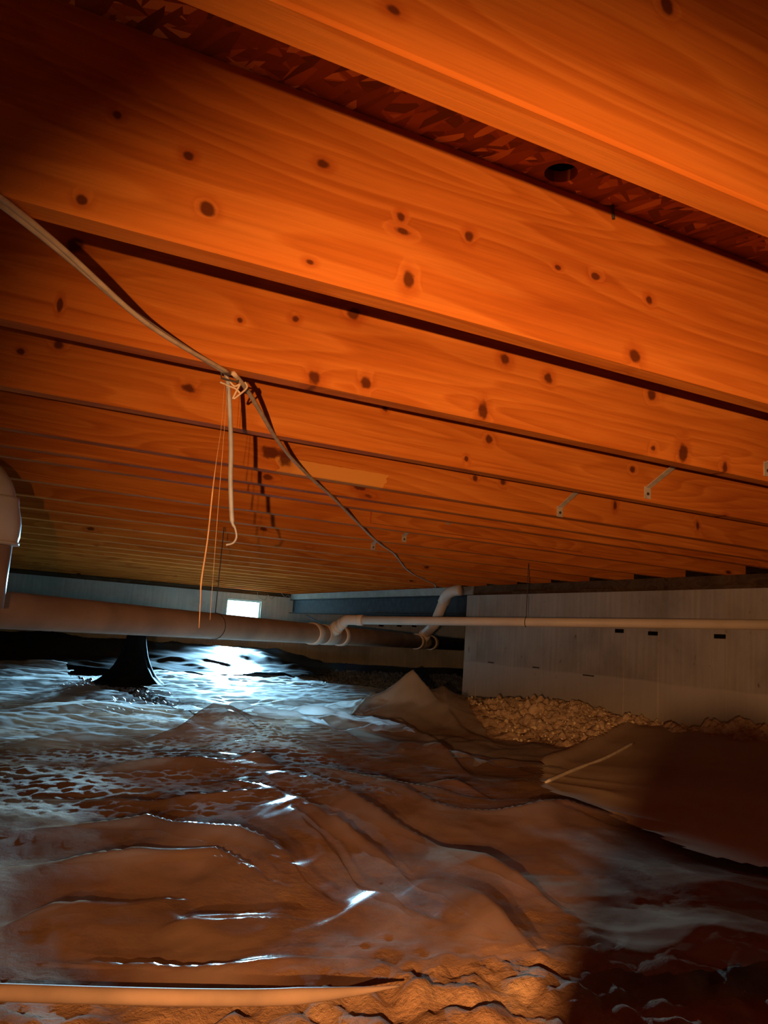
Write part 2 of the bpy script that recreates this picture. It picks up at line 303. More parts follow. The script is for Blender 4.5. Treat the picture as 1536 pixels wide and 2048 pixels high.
M = {}
M['osb'] = osb_mat()
M['concrete'] = concrete_mat('concrete_right', (0.44, 0.37, 0.30), line=0.355)
M['concrete_far'] = concrete_mat('concrete_far', (0.56, 0.50, 0.38), stains=False)
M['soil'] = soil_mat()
M['pvc'] = simple('pvc', (0.70, 0.56, 0.44), 0.42, 0.08, 9, 0.0, 0.0, 0.25)
M['pvc_dark'] = simple('pvc_brown', (0.38, 0.23, 0.145), 0.5, 0.25, 6, 0.0, 0.0, 0.2)  # darker brown pvc for the main drain and lower stack
M['steel'] = simple('painted_steel', (0.030, 0.034, 0.036), 0.7, 0.4, 18, 0.1, 0.0, 0.15)
M['galv'] = simple('galvanised', (0.50, 0.42, 0.35), 0.45, 0.2, 60, 0.0, 0.1)
M['black'] = simple('black_void', (0.008, 0.007, 0.006), 0.95, 0.3, 30, 0.0, 0.0, 0.02)
M['rust'] = simple('rusted_tie', (0.055, 0.03, 0.018), 0.9, 0.4, 80)
M['cable'] = simple('cable_sheath', (0.66, 0.50, 0.35), 0.6, 0.2, 40, 0.0, 0.0, 0.08)
M['wire'] = simple('grey_wire', (0.36, 0.36, 0.38), 0.45, 0.2, 40)
M['dust'] = simple('dust_thread', (0.60, 0.35, 0.18), 0.9, 0.2, 40)
M['wirehanger'] = simple('dark_wire', (0.05, 0.04, 0.035), 0.6, 0.2, 40)
M['sill'] = wood('sill_wood', ((-99, 0, 1, 1),), (0.11, 0.060, 0.030), (0.17, 0.10, 0.055), (0.05, 0.025, 0.012), rand_knots=False)
M['nailer'] = wood('nailer_wood', ((-99, 0, 1, 1),), (0.34, 0.30, 0.25), (0.42, 0.38, 0.32), (0.25, 0.22, 0.18), rand_knots=False)
M['frame'] = simple('window_frame', (0.42, 0.43, 0.38), 0.6, 0.1, 30)
M['leaf'] = simple('grass_green', (0.10, 0.30, 0.08), 0.6, 0.3, 30)

# ------------------------------------------------------------------ the setting
# subfloor of strand board with a drilled hole
hole = atz(1122, 346, ZJ+JD); HR = 0.024
bm = bmesh.new()
X0, X1, Y0, Y1 = -2.7, 7.3, -2.7, 10.0
hx, hy, hs = hole.x, hole.y, 0.06
zc = ZJ+JD
gx = [X0, hx-hs, hx+hs, X1]; gy = [Y0, hy-hs, hy+hs, Y1]
gv = [[bm.verts.new((x, y, zc)) for y in gy] for x in gx]
for i in range(3):
    for j in range(3):
        if (i, j) != (1, 1): bm.faces.new((gv[i][j], gv[i+1][j], gv[i+1][j+1], gv[i][j+1]))
nseg = 24
def sq(t):
    c, s = math.cos(t), math.sin(t); k = 1/max(abs(c), abs(s)); return c*k, s*k
cor = {(-1, -1): gv[1][1], (1, -1): gv[2][1], (1, 1): gv[2][2], (-1, 1): gv[1][2]}
outer, inner, top = [], [], []
for k in range(nseg):
    t = 2*math.pi*k/nseg; a, b = sq(t); key = (round(a), round(b)) if abs(abs(a)-1) < 1e-6 and abs(abs(b)-1) < 1e-6 else None
    outer.append(cor[key] if key else bm.verts.new((hx+a*hs, hy+b*hs, zc)))
    inner.append(bm.verts.new((hx+math.cos(t)*HR, hy+math.sin(t)*HR, zc))); top.append(bm.verts.new((hx+math.cos(t)*HR, hy+math.sin(t)*HR, zc+0.018)))
for k in range(nseg):
    j = (k+1) % nseg
    bm.faces.new((outer[k], outer[j], inner[j], inner[k])); bm.faces.new((inner[k], inner[j], top[j], top[k]))
ceil = bmobj('ceiling', bm, M['osb']); tag(ceil, 'dark orange strand board subfloor above the joists with a drilled hole', kind='structure')
bm = bmesh.new(); box(bm, X0, X1, Y0, Y1, zc+0.019, zc+0.06); bmobj('floor_deck', bm, M['black'], ceil)

def wall_box(name, dims, mat, label, parts=None):
    bm = bmesh.new()
    for d in dims: box(bm, *d)
    o = bmobj(name, bm, mat); tag(o, label, kind='structure'); return o
WX0, WX1, WZ0, WZ1 = 2.600, 3.035, 0.585, 0.815
ZFT = 0.890
wfar = wall_box('wall_far', [(X0, WX0, YF, YF+0.22, -0.3, ZFT), (WX1, 7.2, YF, YF+0.22, -0.3, ZFT), (WX0, WX1, YF, YF+0.22, -0.3, WZ0), (WX0, WX1, YF, YF+0.22, WZ1, ZFT)],
                M['concrete_far'], 'pale grey concrete foundation wall with the small bright window')
ZRT = 0.858
wright = wall_box('wall_right', [(XW, XW+0.22, -2.7, YE, -0.3, ZRT)], M['concrete'], 'poured concrete foundation wall with form seams and tie slots')
wall_box('wall_left', [(-2.75, -2.6, -2.7, 10.0, -0.3, zc)], M['concrete_far'], 'concrete foundation wall out of view')
wall_box('wall_back', [(-2.7, 3.5, -2.75, -2.6, -0.3, zc)], M['concrete_far'], 'concrete foundation wall behind the viewpoint')
wall_box('wall_side', [(7.1, 7.3, -0.2, 10.0, -0.3, zc), (XW+0.22, 7.1, -0.2, 0.0, -0.3, zc)], M['concrete_far'], 'concrete wall of the far bay beyond the beam')
# form seams, tie slots and rusted tie ends of the right wall
for (x, y) in ((955, 1290), (1247, 1330), (1316, 1340), (1452, 1345)):
    yy = atx(x, y, XW).y; bm = bmesh.new()
    box(bm, XW-0.004, XW+0.01, yy-0.006, yy+0.006, 0.02, ZRT-0.004, 0.0015); bmobj('form_seam', bm, M['concrete'], wright)
for (x, y) in ((1240, 1262), (1307, 1267), (1441, 1273)):
    p = atx(x, y, XW); bm = bmesh.new(); box(bm, XW-0.007, XW+0.01, p.y-0.036, p.y+0.036, p.z-0.011, p.z+0.011, 0.002); bmobj('tie_slot', bm, M['black'], wright)
for (x, y, w) in ((982, 1325, .035), (1072, 1335, .035), (1177, 1351, .05)):
    p = atx(x, y, XW); bm = bmesh.new(); box(bm, XW-0.004, XW+0.01, p.y-w, p.y+w, p.z-0.004, p.z+0.004, 0.001); bmobj('tie_end', bm, M['rust'], wright)
for (x, y) in ((706/3.49+560, 1080+598/3.49), (833/3.49+560, 1080+600/3.49), (936/3.49+560, 1080+602/3.49)):
    p = aty(x, y, YF); bm = bmesh.new(); box(bm, p.x-0.035, p.x+0.035, YF-0.006, YF+0.01, p.z-0.011, p.z+0.011, 0.002); bmobj('tie_slot', bm, M['black'], wfar)
# sill timbers
bm = bmesh.new(); box(bm, XW+0.05, XW+0.19, -2.6, YE-0.01, ZRT, ZJ-0.0005, 0.002); o = bmobj('trim_1', bm, M['sill']); tag(o, 'dark sill timber lying on the right concrete wall', kind='structure')
for k, (yy, ln) in enumerate(((2.9, .34), (3.9, .30), (4.6, .35))):
    bm = bmesh.new(); box(bm, XW+0.015, XW+0.05, yy-ln/2, yy+ln/2, ZRT+0.001, ZRT+0.022, 0.002); bmobj('shim', bm, M['sill'], o)
bm = bmesh.new(); box(bm, X0, 7.1, YF+0.03, YF+0.20, ZFT, ZJ-0.0005, 0.002); o = bmobj('trim_2', bm, M['sill']); tag(o, 'dark sill timber lying on the far wall', kind='structure')
bm = bmesh.new(); box(bm, X0, 7.1, YF+0.06, YF+0.10, ZJ, zc-0.0005, 0.002); o = bmobj('trim_3', bm, M['sill']); tag(o, 'rim board closing the joist bays at the far wall', kind='structure')

# ------------------------------------------------------------------ ground
MOUNDS = []
mp1 = atx(1110, 1395, 2.92); mp2 = atx(1505, 1440, 2.95)
peak = atd(826, 1338, 4.15)
def terrain(x, y, clods=True):
    x = np.asarray(x, float); y = np.asarray(y, float)
    t = 0.045 + 0.022*perlin(x*1.1, y*1.1, 1) + 0.010*perlin(x*3.1, y*3.1, 2)
    t = t + 0.16*sstep(7.6, 9.3, y + 0.35*perlin(x*0.9, y*0.9, 4))*(1-0.55*sstep(2.9, 3.7, x))
    t = t + 0.085*sstep(1.7, 3.1, x + 0.15*perlin(x*1.5, y*1.5, 5))*sstep(5.3, 4.2, y)*sstep(0.2, 1.2, y)
    for (p, sx, sy, hh) in ((mp1, 0.30, 0.50, mp1.z-0.15), (mp2, 0.33, 0.33, mp2.z-0.15)):
        t = t + hh*np.exp(-((x-p.x)/sx)**2 - ((y-p.y)/sy)**2)
    # earth under the tented peak of the sheet
    t = t + 0.13*np.exp(-((x-peak.x-0.12)/0.40)**2 - ((y-peak.y-0.02)/0.28)**2)
    # clods where soil lies open
    if not clods: return t
    bare = np.maximum(sstep(1.12, 0.98, y), sstep(2.15, 2.40, x)*sstep(5.4, 5.0, y))
    cl = np.abs(fbm(x*7, y*7, 3, 8)) ; fine = fbm(x*26, y*26, 3, 20)
    t = t + bare*(0.028*cl + 0.010*fine - 0.012)*np.where(y < 1.4, 0.8, 1.9) + (1-bare)*0.004*fine
    return t
def spaced(a, b, fine, fs, cs):
    out = [a]
    while out[-1] < b:
        x = out[-1]; s = fs if any(lo <= x < hi for lo, hi in fine) else cs
        out.append(x+s)
    out[-1] = b; return np.array(out)
def grid_mesh(name, xs, ys, zfun, mat, keep=None, parent=None, smooth=True):
    XX, YY = np.meshgrid(xs, ys, indexing='ij'); ZZ = zfun(XX, YY); nx, ny = XX.shape
    v = np.stack([XX.ravel(), YY.ravel(), ZZ.ravel()], 1)
    i, j = np.meshgrid(np.arange(nx-1), np.arange(ny-1), indexing='ij'); a = (i*ny+j).ravel()
    f = np.stack([a, a+ny, a+ny+1, a+1], 1)
    if keep is not None:
        cx = v[f].mean(1); f = f[keep(cx[:, 0], cx[:, 1])]
        used = np.unique(f); mp = np.full(len(v), -1); mp[used] = np.arange(len(used)); v = v[used]; f = mp[f]
    me = bpy.data.meshes.new(name); me.vertices.add(len(v)); me.vertices.foreach_set('co', v.astype(np.float32).ravel())
    me.loops.add(f.size); me.loops.foreach_set('vertex_index', f.astype(np.int32).ravel())
    me.polygons.add(len(f)); me.polygons.foreach_set('loop_start', np.arange(0, f.size, 4, dtype=np.int32))
    me.update(calc_edges=True); me.validate()
    me.polygons.foreach_set('use_smooth', np.ones(len(me.polygons), bool))
    return link(name, me, mat, parent)
xs = spaced(-2.6, 7.1, [(-0.2, 1.3), (2.35, 3.36)], 0.010, 0.04); ys = spaced(-2.6, 9.62, [(0.6, 1.2), (2.0, 4.8)], 0.010, 0.04)
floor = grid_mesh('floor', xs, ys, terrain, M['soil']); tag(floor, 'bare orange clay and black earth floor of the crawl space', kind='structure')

# ------------------------------------------------------------------ plastic sheets
def facets(x, y, lam, seed, stretch=0.0, n=6):
    # flat panels meeting in straight creases: triangle waves in several directions
    rg = np.random.RandomState(seed); wx = x + 0.22*lam*perlin(x/lam*0.9, y/lam*0.9, seed); wy = y + 0.22*lam*perlin(x/lam*0.9, y/lam*0.9, seed+3); h = 0
    for k in range(n):
        a = rg.rand()*np.pi; a = a*(1-stretch)+stretch*(np.pi/2+0.35*(rg.rand()-0.5)); l = lam*(0.7+0.9*rg.rand())
        u = (wx*np.cos(a)+wy*np.sin(a))/l + rg.rand() + 0.5*perlin(x/lam*0.55, y/lam*0.55, seed+7+k)
        m = np.clip(0.45+1.3*perlin(x/lam*0.5, y/lam*0.5, seed+20+k), 0, 1)
        h = h + m*np.abs((u % 1.0)*2-1)**1.25*l/lam
    return h/n*2
def streaks(x, y, seed=150):
    r = np.hypot(x-0.15, y-1.15) + 0.07*perlin(x*2.2, y*2.2, seed); th = np.arctan2(y-1.15, x-0.15)
    return (1-np.minimum(1, np.abs(perlin(r*8.5, th*2.2, seed+1))*2.6))**2 + 0.5*(1-np.minimum(1, np.abs(perlin(r*19, th*4.5, seed+2))*2.6))**2
def ridged(x, y, seed): return (1-np.minimum(1, np.abs(perlin(x, y, seed))*2.2))**2
def crumple(x, y, s, seed):
    wx = x + 0.35/s*perlin(x*s*0.6, y*s*0.6, seed+31); wy = y + 0.35/s*perlin(x*s*0.6, y*s*0.6, seed+57)
    return ridged(wx*s, wy*s, seed) + 0.55*ridged(wx*s*2.1, wy*s*2.1, seed+5) + 0.30*ridged(wx*s*4.3, wy*s*4.3, seed+9)
def arcs(x, y):
    r = np.hypot(x-0.15, (y-1.15)) + 0.10*perlin(x*1.6, y*1.6, 40) + 0.035*perlin(x*5, y*5, 41)
    th = np.arctan2(y-1.15, x-0.15)
    ph = r/0.155 + 0.55*perlin(th*1.7, r*1.2, 42)
    rd = (1-np.abs(np.sin(np.pi*ph)))**1.6
    return rd*np.clip(0.55+1.0*perlin(x*1.9, y*1.9, 43), 0.08, 1.2)
FOLDS = [  # crest lines of the long folds: points (image), height, width on the near and far side
    ([(470, 1545), (600, 1600), (700, 1640), (853, 1690), (923, 1728), (1080, 1800), (1150, 1860)], 0.050, 0.085, 0.022),
    ([(560, 1545), (768, 1590), (860, 1632), (1040, 1648), (1270, 1655)], 0.045, 0.080, 0.022),
    ([(380, 1560), (520, 1600), (620, 1660), (768, 1735), (880, 1800), (1000, 1905), (1090, 1960)], 0.050, 0.085, 0.020),
    ([(150, 1590), (330, 1600), (540, 1610), (600, 1680), (700, 1760), (800, 1870), (1030, 1950)], 0.045, 0.075, 0.022),
    ([(60, 1650), (300, 1655), (470, 1690), (560, 1740), (650, 1800), (760, 1880)], 0.042, 0.070, 0.020),
    ([(50, 1720), (250, 1730), (420, 1720), (520, 1770), (620, 1790), (720, 1800)], 0.036, 0.065, 0.020),
    ([(150, 1545), (300, 1540), (450, 1550), (560, 1545)], 0.045, 0.070, 0.030),
    ([(700, 1560), (900, 1600), (1290, 1640)], 0.040, 0.070, 0.022),
    ([(330, 1830), (500, 1825), (640, 1850)], 0.026, 0.050, 0.018),
    ([(0, 1840), (250, 1800), (380, 1780)], 0.028, 0.060, 0.020),
    ([(0, 1930), (300, 1925), (620, 1935), (900, 1940)], 0.014, 0.030, 0.015),
    ([(850, 1570), (1000, 1600), (1250, 1625)], 0.035, 0.055, 0.022),
    ([(0, 1500), (250, 1500), (440, 1475), (460, 1450)], 0.060, 0.110, 0.035),
    ([(640, 1480), (760, 1500), (860, 1520), (960, 1560)], 0.045, 0.070, 0.022)]
def folds(x, y):
    sh = x.shape; xf = (x + 0.030*perlin(x*3.5, y*3.5, 33)).ravel(); yf = (y + 0.030*perlin(x*3.5, y*3.5, 35)).ravel(); out = np.zeros(xf.shape)
    mod = np.clip(0.8+0.9*perlin(xf*2.6, yf*2.6, 37), 0.25, 1.25)
    for pl, H, wn, wf in FOLDS:
        q = np.array([atz(a, b, 0.085)[:2] for a, b in pl]); best = np.full(xf.shape, 9.0); sg = np.zeros(xf.shape); tt = np.zeros(xf.shape); n = len(q)-1
        for k in range(n):
            d = q[k+1]-q[k]; L = np.hypot(*d); ux, uy = d/L; rx, ry = xf-q[k][0], yf-q[k][1]
            t = np.clip(rx*ux+ry*uy, 0, L); px, py = rx-t*ux, ry-t*uy; dd = np.hypot(px, py); m = dd < best
            best = np.where(m, dd, best); sg = np.where(m, ux*ry-uy*rx, sg); tt = np.where(m, (k+t/L)/n, tt)
        w = np.where(sg > 0, np.maximum(wf*0.8, 0.018), wn*1.15); H = H*1.2
        end = np.clip(np.minimum(tt, 1-tt)*5, 0, 1)
        out = np.maximum(out, H*mod*(0.15+0.85*end)*np.exp(-(best/w)**1.4))
    return out.reshape(sh)
def inpoly(poly, wob=0.03, seed=3):
    P = np.array(poly, float)
    def f(x, y):
        x = x + wob*perlin(x*3, y*3, seed) + wob*0.4*perlin(x*11, y*11, seed+1); y = y + wob*perlin(x*3, y*3, seed+2) + wob*0.4*perlin(x*11, y*11, seed+4)
        ins = np.zeros(x.shape, bool); j = len(P)-1
        for i in range(len(P)):
            xi, yi = P[i]; xj, yj = P[j]
            c = ((yi > y) != (yj > y)) & (x < (xj-xi)*(y-yi)/(yj-yi+1e-12)+xi); ins ^= c; j = i
        return ins
    return f
def smooth_terrain(x, y):
    # what a sheet bridges over: terrain without its clods
    return terrain(x, y, False)
def z_near(x, y):
    far = sstep(2.1, 3.0, y)
    return smooth_terrain(x, y) + 0.012 + folds(x, y) + 0.024*facets(x, y, 0.34, 5) + (0.008+0.030*far*sstep(0.5, 0.9, x))*facets(x, y, 0.17, 6) + 0.035*far*sstep(0.4, 0.8, x)*facets(x, y, 0.4, 27) + 0.0022*facets(x, y, 0.06, 26) + 0.02*np.clip(perlin(x*1.7, y*1.7, 66), 0, 1)
def z_right(x, y):
    base = 0.30*smooth_terrain(x, y) + 0.70*(0.05+0.085*sstep(1.5, 3.0, x)) + 0.03
    lip = np.exp(-((( (x-1.85)*-0.54 + (y-2.35)*0.84))/0.035)**2)
    return base + 0.020*facets(x, y, 0.6, 8) + 0.022*lip + 0.02*arcs(x, y)*sstep(2.0, 1.5, x)
def ridge_pk(x, y):
    out = np.zeros(x.shape)
    for pl, H0, H1, w in (([(826, 1342), (770, 1385), (690, 1420), (600, 1455)], 0.10, 0.03, 0.06), ([(826, 1342), (850, 1400), (900, 1440), (1000, 1480)], 0.09, 0.03, 0.06), ([(826, 1342), (880, 1392), (960, 1405)], 0.09, 0.03, 0.06),
                          ([(690, 1445), (800, 1440), (880, 1470)], 0.05, 0.05, 0.05), ([(780, 1500), (900, 1490), (990, 1520), (1080, 1560)], 0.05, 0.03, 0.05)):
        q = np.array([atz(a, b, 0.17)[:2] if k else (peak.x, peak.y) for k, (a, b) in enumerate(pl)])
        if H0 < 0.1: q = np.array([atz(a, b, 0.12)[:2] for a, b in pl])
        for k in range(len(q)-1):
            d = q[k+1]-q[k]; L = np.hypot(*d); ux, uy = d/L; rx, ry = x-q[k][0], y-q[k][1]; t = np.clip(rx*ux+ry*uy, 0, L)
            dd = np.hypot(rx-t*ux, ry-t*uy) + 0.02*perlin(x*6, y*6, 44); f = (k+t/L)/(len(q)-1)
            out = np.maximum(out, (H0*(1-f)+H1*f)*np.exp(-np.maximum(dd, 0)/w))
    return out
def z_mound(x, y):
    d = np.hypot((x-peak.x)*0.75+(y-peak.y)*0.25, (y-peak.y)*1.0); th = np.arctan2(y-peak.y, x-peak.x)
    t = smooth_terrain(x, y) + 0.016 + 0.034*facets(x, y, 0.42, 9) + 0.014*facets(x, y, 0.16, 10)
    cone = peak.z - 1.05*d*(1+0.30*np.cos(3*th+0.6)+0.16*np.abs(np.cos(4.5*th))) - 0.05*np.minimum(d/0.12, 1)*facets(x, y, 0.16, 29)
    return np.maximum(np.maximum(t, cone), smooth_terrain(x, y) + 0.02 + ridge_pk(x, y))
def z_center(x, y): return smooth_terrain(x, y) + 0.020 + 0.020*facets(x, y, 0.42, 11, 0.45) + 0.019*facets(x, y, 0.19, 12, 0.3) + 0.008*facets(x, y, 0.09, 18) + sstep(4.4, 3.2, y)*(0.09*facets(x, y, 0.45, 13) + 0.04*facets(x, y, 0.2, 23))
def z_left(x, y): return smooth_terrain(x, y) + 0.022 + 0.024*facets(x, y, 0.45, 14, 0.5) + 0.020*facets(x, y, 0.20, 15, 0.3) + 0.008*facets(x, y, 0.09, 19) + 0.05*np.exp(-((y-6.6-0.2*perlin(x*1.2, y, 3))/0.25)**2)*np.clip(0.5+perlin(x*2.5, y*2.5, 105), 0, 1)
def z_bank(x, y): return smooth_terrain(x, y) + 0.018 + 0.06*facets(x, y, 0.7, 16) + 0.03*facets(x, y, 0.25, 17)

M['poly_clear'] = plastic_mat('polythene_muddy', (0.30, 0.175, 0.11), 0.56, 0.15, (0.32, 0.13, 0.06), 0.8, 0.12, 0.04)
M['poly_mound'] = plastic_mat('polythene_dusty', (0.44, 0.36, 0.28), 0.35, 0.18, (0.34, 0.16, 0.08), 0.8, 0.15, 0.04)
M['poly_right'] = plastic_mat('polythene_taut', (0.62, 0.46, 0.30), 0.15, 0.20, (0.55, 0.34, 0.19), 0.4, 0.15, 0.035)
M['poly_milky'] = plastic_mat('polythene_milky', (0.90, 0.92, 0.92), 0.32, 0.45, (0.45, 0.45, 0.43), 0.30, 0.6, 0.015)
M['poly_black'] = plastic_mat('polythene_black', (0.035, 0.035, 0.036), 0.0, 0.28, (0.05, 0.05, 0.05), 0.4, 0.1, 0.02)
def sheet(name, poly, zf, mat, res, label, seed, wob=0.03):
    P = np.array(poly); a = P.min(0)-0.08; b = P.max(0)+0.08
    o = grid_mesh(name, np.arange(a[0], b[0], res), np.arange(a[1], b[1], res), zf, mat, inpoly(poly, wob, seed)); tag(o, label, 'plastic sheet', 'polythene ground sheets'); return o
near = sheet('plastic_sheet', [(-1.6, 1.03), (0.05, 1.04), (0.36, 0.955), (0.68, 0.885), (1.1, 0.80), (1.9, 0.80), (1.85, 2.2), (1.55, 2.75), (0.9, 3.05), (0.1, 3.0), (-1.6, 3.1)], z_near, M['poly_clear'], 0.0085,
             'muddy brown clear plastic sheet with long curved folds over the clay floor', 3, 0.015)
rsheet = sheet('plastic_sheet', [(1.80, 2.33), (2.74, 2.90), (3.26, 2.62), (3.30, 0.6), (1.75, 0.6), (1.45, 1.3), (1.55, 2.0)], z_right, M['poly_right'], 0.016,
      'taut olive plastic sheet with a painted highlight along its straight edge below the soil mound', 5, 0.012)
sheet('plastic_sheet', [(1.35, 2.45), (1.85, 2.15), (2.20, 2.45), (2.25, 2.75), (2.12, 3.1), (2.28, 3.6), (2.65, 4.2), (2.80, 4.9), (2.2, 4.75), (1.7, 4.2), (1.25, 3.4)], z_mound, M['poly_mound'], 0.012,
      'brown plastic sheet drawn up to a pointed peak beside the soil mound', 7, 0.03)
sheet('plastic_sheet', [(0.93, 2.95), (1.5, 2.7), (1.6, 3.4), (1.95, 4.2), (2.9, 5.2), (3.05, 5.75), (2.6, 6.2), (2.75, 6.9), (1.3, 6.9), (0.95, 5.3), (0.92, 4.2)], z_center, M['poly_milky'], 0.016,
      'crinkled milky plastic sheet lit blue white in front of the window', 9, 0.03)
sheet('plastic_sheet', [(-2.4, 2.9), (0.2, 2.95), (0.95, 2.9), (0.90, 4.1), (0.68, 4.7), (0.55, 5.3), (0.62, 6.8), (-2.4, 7.0)], z_left, M['poly_milky'], 0.018,
      'crinkled milky plastic sheet beside the black flared pier', 13, 0.03)
sheet('plastic_sheet', [(-2.5, 6.75), (2.6, 6.75), (3.2, 7.6), (3.5, 8.6), (3.3, 9.50), (-2.5, 9.50)], z_bank, M['poly_black'], 0.024,
      'black plastic sheet heaped on the bank under the window wall', 17, 0.04)
M['glint'] = simple('pale_glint', (0.72, 0.58, 0.40), 0.3, 0.2, 30, 0.0, 0.0, 0.5)  # pale colour for a tube that paints the specular line on the sheet edge
ep = [atz(x, y, 0.135) for x, y in ((1092, 1538), (1150, 1520), (1210, 1505), (1270, 1490))]
for p in ep: p.z = float(z_right(np.array([p.x]), np.array([p.y]))[0]) + 0.004
bm = bmesh.new(); tube(bm, catmull(ep, 6), [0.003]+[0.006]*17+[0.003], 8); bmobj('edge_glint', bm, M['glint'], rsheet, True)
# rolled front hem of the near sheet
M['hem'] = simple('hem_film', (0.30, 0.19, 0.12), 0.7, 0.25, 14, 0.2, 0.0, 0.05)
hp = catmull([atz(x, y, 0.082) for x, y in ((-700, 1975), (-200, 1980), (0, 1985), (200, 1991), (400, 1995), (560, 1994), (700, 1984), (800, 1972))], 8)
bm = bmesh.new(); tube(bm, hp, [0.009*(1 if i < len(hp)-14 else max(0.15, (len(hp)-i)/15)) for i in range(len(hp))], 12)
bmobj('rolled_hem', bm, M['hem'], near, True)

# gravel between the sheets and the bank
def stones(name, areas, mat, label, group=None):
    base = bmesh.new(); bmesh.ops.create_icosphere(base, subdivisions=1, radius=1); bv = np.array([v.co[:] for v in base.verts]); bf = np.array([[v.index for v in f.verts] for f in base.faces]); base.free()
    rg = np.random.RandomState(5); V = []; Fc = []; n = 0
    for (poly, cnt, r0, r1) in areas:
        P = np.array(poly); a, b = P.min(0), P.max(0); fn = inpoly(poly, 0.05, 21); got = 0
        while got < cnt:
            q = a + rg.rand(cnt, 2)*(b-a); q = q[fn(q[:, 0], q[:, 1])][:cnt-got]; zz = terrain(q[:, 0], q[:, 1])
            for (x, y), z in zip(q, zz):
                s = r0 + (r1-r0)*rg.rand()**2; sc = s*(0.65+0.6*rg.rand(3)); th = rg.rand()*6.28; c_, s_ = math.cos(th), math.sin(th)
                w = bv*(1+0.25*(rg.rand(len(bv), 1)-0.5))*sc; w = np.stack([w[:, 0]*c_-w[:, 1]*s_, w[:, 0]*s_+w[:, 1]*c_, w[:, 2]], 1)
                V.append(w+(x, y, z+s*0.3)); Fc.append(bf+n); n += len(bv)
            got += len(q)
    me = bpy.data.meshes.new(name); me.from_pydata(np.concatenate(V).tolist(), [], np.concatenate(Fc).tolist()); o = link(name, me, mat); tag(o, label, 'gravel', group, 'stuff'); return o
M['gravel'] = simple('gravel', (0.10, 0.10, 0.105), 0.55, 0.7, 60)
stones('gravel', [([(2.4, 6.0), (3.2, 5.3), (4.2, 5.6), (5.2, 8.5), (3.0, 8.2), (2.6, 7.0)], 3800, 0.010, 0.030), ([(0.55, 4.1), (1.1, 4.1), (1.1, 6.2), (0.45, 6.2)], 900, 0.008, 0.02)], M['gravel'], 'dark gravel lying open between the plastic sheets')
M['clod'] = simple('clay_clod', (0.85, 0.58, 0.32), 0.95, 0.35, 40, 0.4)
stones('soil_crumbs', [([(2.25, 3.1), (2.6, 2.9), (3.3, 2.7), (3.33, 4.9), (2.7, 4.9)], 1500, 0.002, 0.010)], M['clod'], 'crumbs of orange clay lying on the bare soil')

# ------------------------------------------------------------------ joists
def local(pix, Y):
    out = []
    for t in pix:
        x, y = t[0], t[1]; rpx = t[2]; asp = t[3] if len(t) > 3 else 1.0
        p = aty(x, y, Y); k = p.length*0 + (p-O).dot(CF)/F
        out.append((p.x, p.z-ZJ, rpx*k*1.1, rpx*k*asp*1.05))
    return out
KN = {0: [(165, 400, 12), (377, 312, 11), (416, 418, 15), (645, 328, 14, .7), (802, 435, 9, 1.2), (937, 473, 11), (815, 560, 13, 1.5), (620, 524, 10, .7), (1190, 553, 12, .7), (1297, 600, 9), (235, 228, 10), (1115, 536, 8, .7), (805, 463, 18, .5), (1270, 712, 14)],
      1: [(150, 490, 19, .9), (120, 610, 5, 3.0), (480, 640, 6), (592, 638, 8), (709, 625, 14), (632, 757, 14, 1.1), (733, 765, 11, 1.1), (1012, 718, 12), (1098, 758, 11), (967, 822, 11, 1.7), (1303, 790, 11), (1365, 905, 12, 1.7), (1450, 935, 8, 1.8), (1306, 897, 7)],
      2: [(118, 690, 10), (42, 703, 7), (378, 777, 13, .8), (978, 878, 9), (932, 918, 5, 1.3), (1265, 940, 7), (770, 818, 6), (1452, 1035, 6)],
      3: [(545, 905, 24, .55), (570, 918, 13, 1.3), (950, 957, 6), (1006, 965, 6, 1.4), (1230, 1010, 5, 1.8), (1395, 1052, 5, 2.0)]}
jm = {}
for k, v in KN.items():
    pt = []
    if k == 3:
        a = aty(772, 962, YB+3*SP); b = aty(690, 935, YB+3*SP); pt = [(b.x-0.16, a.x+0.05, a.z-ZJ-0.022, a.z-ZJ+0.022, (0.74, 0.30, 0.06))]
    jm[k] = wood('pine_joist_%s' % 'abcdef'[k], local(v, YB+k*SP), rand_knots=False, patches=pt)
jm[-1] = wood('pine_joist_near', local([(1335, 12, 16, 1.4), (790, 20, 18, .7)], YB-SP), rand_knots=False)
M['pine'] = wood('pine_joist', ())
jlab = {-1: 'orange pine joist closest to the strand board strip, big pale underside', 0: 'wide orange pine joist with many dark knots and worn lower edge facing the strand board',
        1: 'orange pine joist that carries the cable staple and squarish notch knot', 2: 'orange pine joist crossed by the slanting cable, just beyond the staple joist',
        3: 'orange pine joist with torn pale patch and black split knot'}
def joist_mesh(name, x0, x1, depth=JD, seed=0):
    bm = bmesh.new(); n = 14; prof = [(0, 0), (JT, 0), (JT, depth), (0, depth)]; rg = random.Random(seed); rings = []
    b = 0.003; prof = [(b, 0), (JT-b, 0), (JT, b), (JT, depth), (0, depth), (0, b)]
    for i in range(n+1):
        x = x0+(x1-x0)*i/n; w = rg.uniform(-.0015, .0015); c = rg.uniform(-.0015, .0005)
        rings.append([bm.verts.new((x, y+w, z+(c if z < depth/2 else 0))) for y, z in prof])
    m = len(prof)
    for a, c in zip(rings, rings[1:]):
        for k in range(m): bm.faces.new((a[k], a[(k+1) % m], c[(k+1) % m], c[k]))
    bm.faces.new(rings[0][::-1]); bm.faces.new(rings[-1]); bmesh.ops.recalc_face_normals(bm, faces=bm.faces[:])
    me = bpy.data.meshes.new(name); bm.to_mesh(me); bm.free(); return me
ORD = 'first second third fourth fifth sixth seventh eighth ninth tenth eleventh twelfth thirteenth fourteenth fifteenth sixteenth seventeenth'.split()
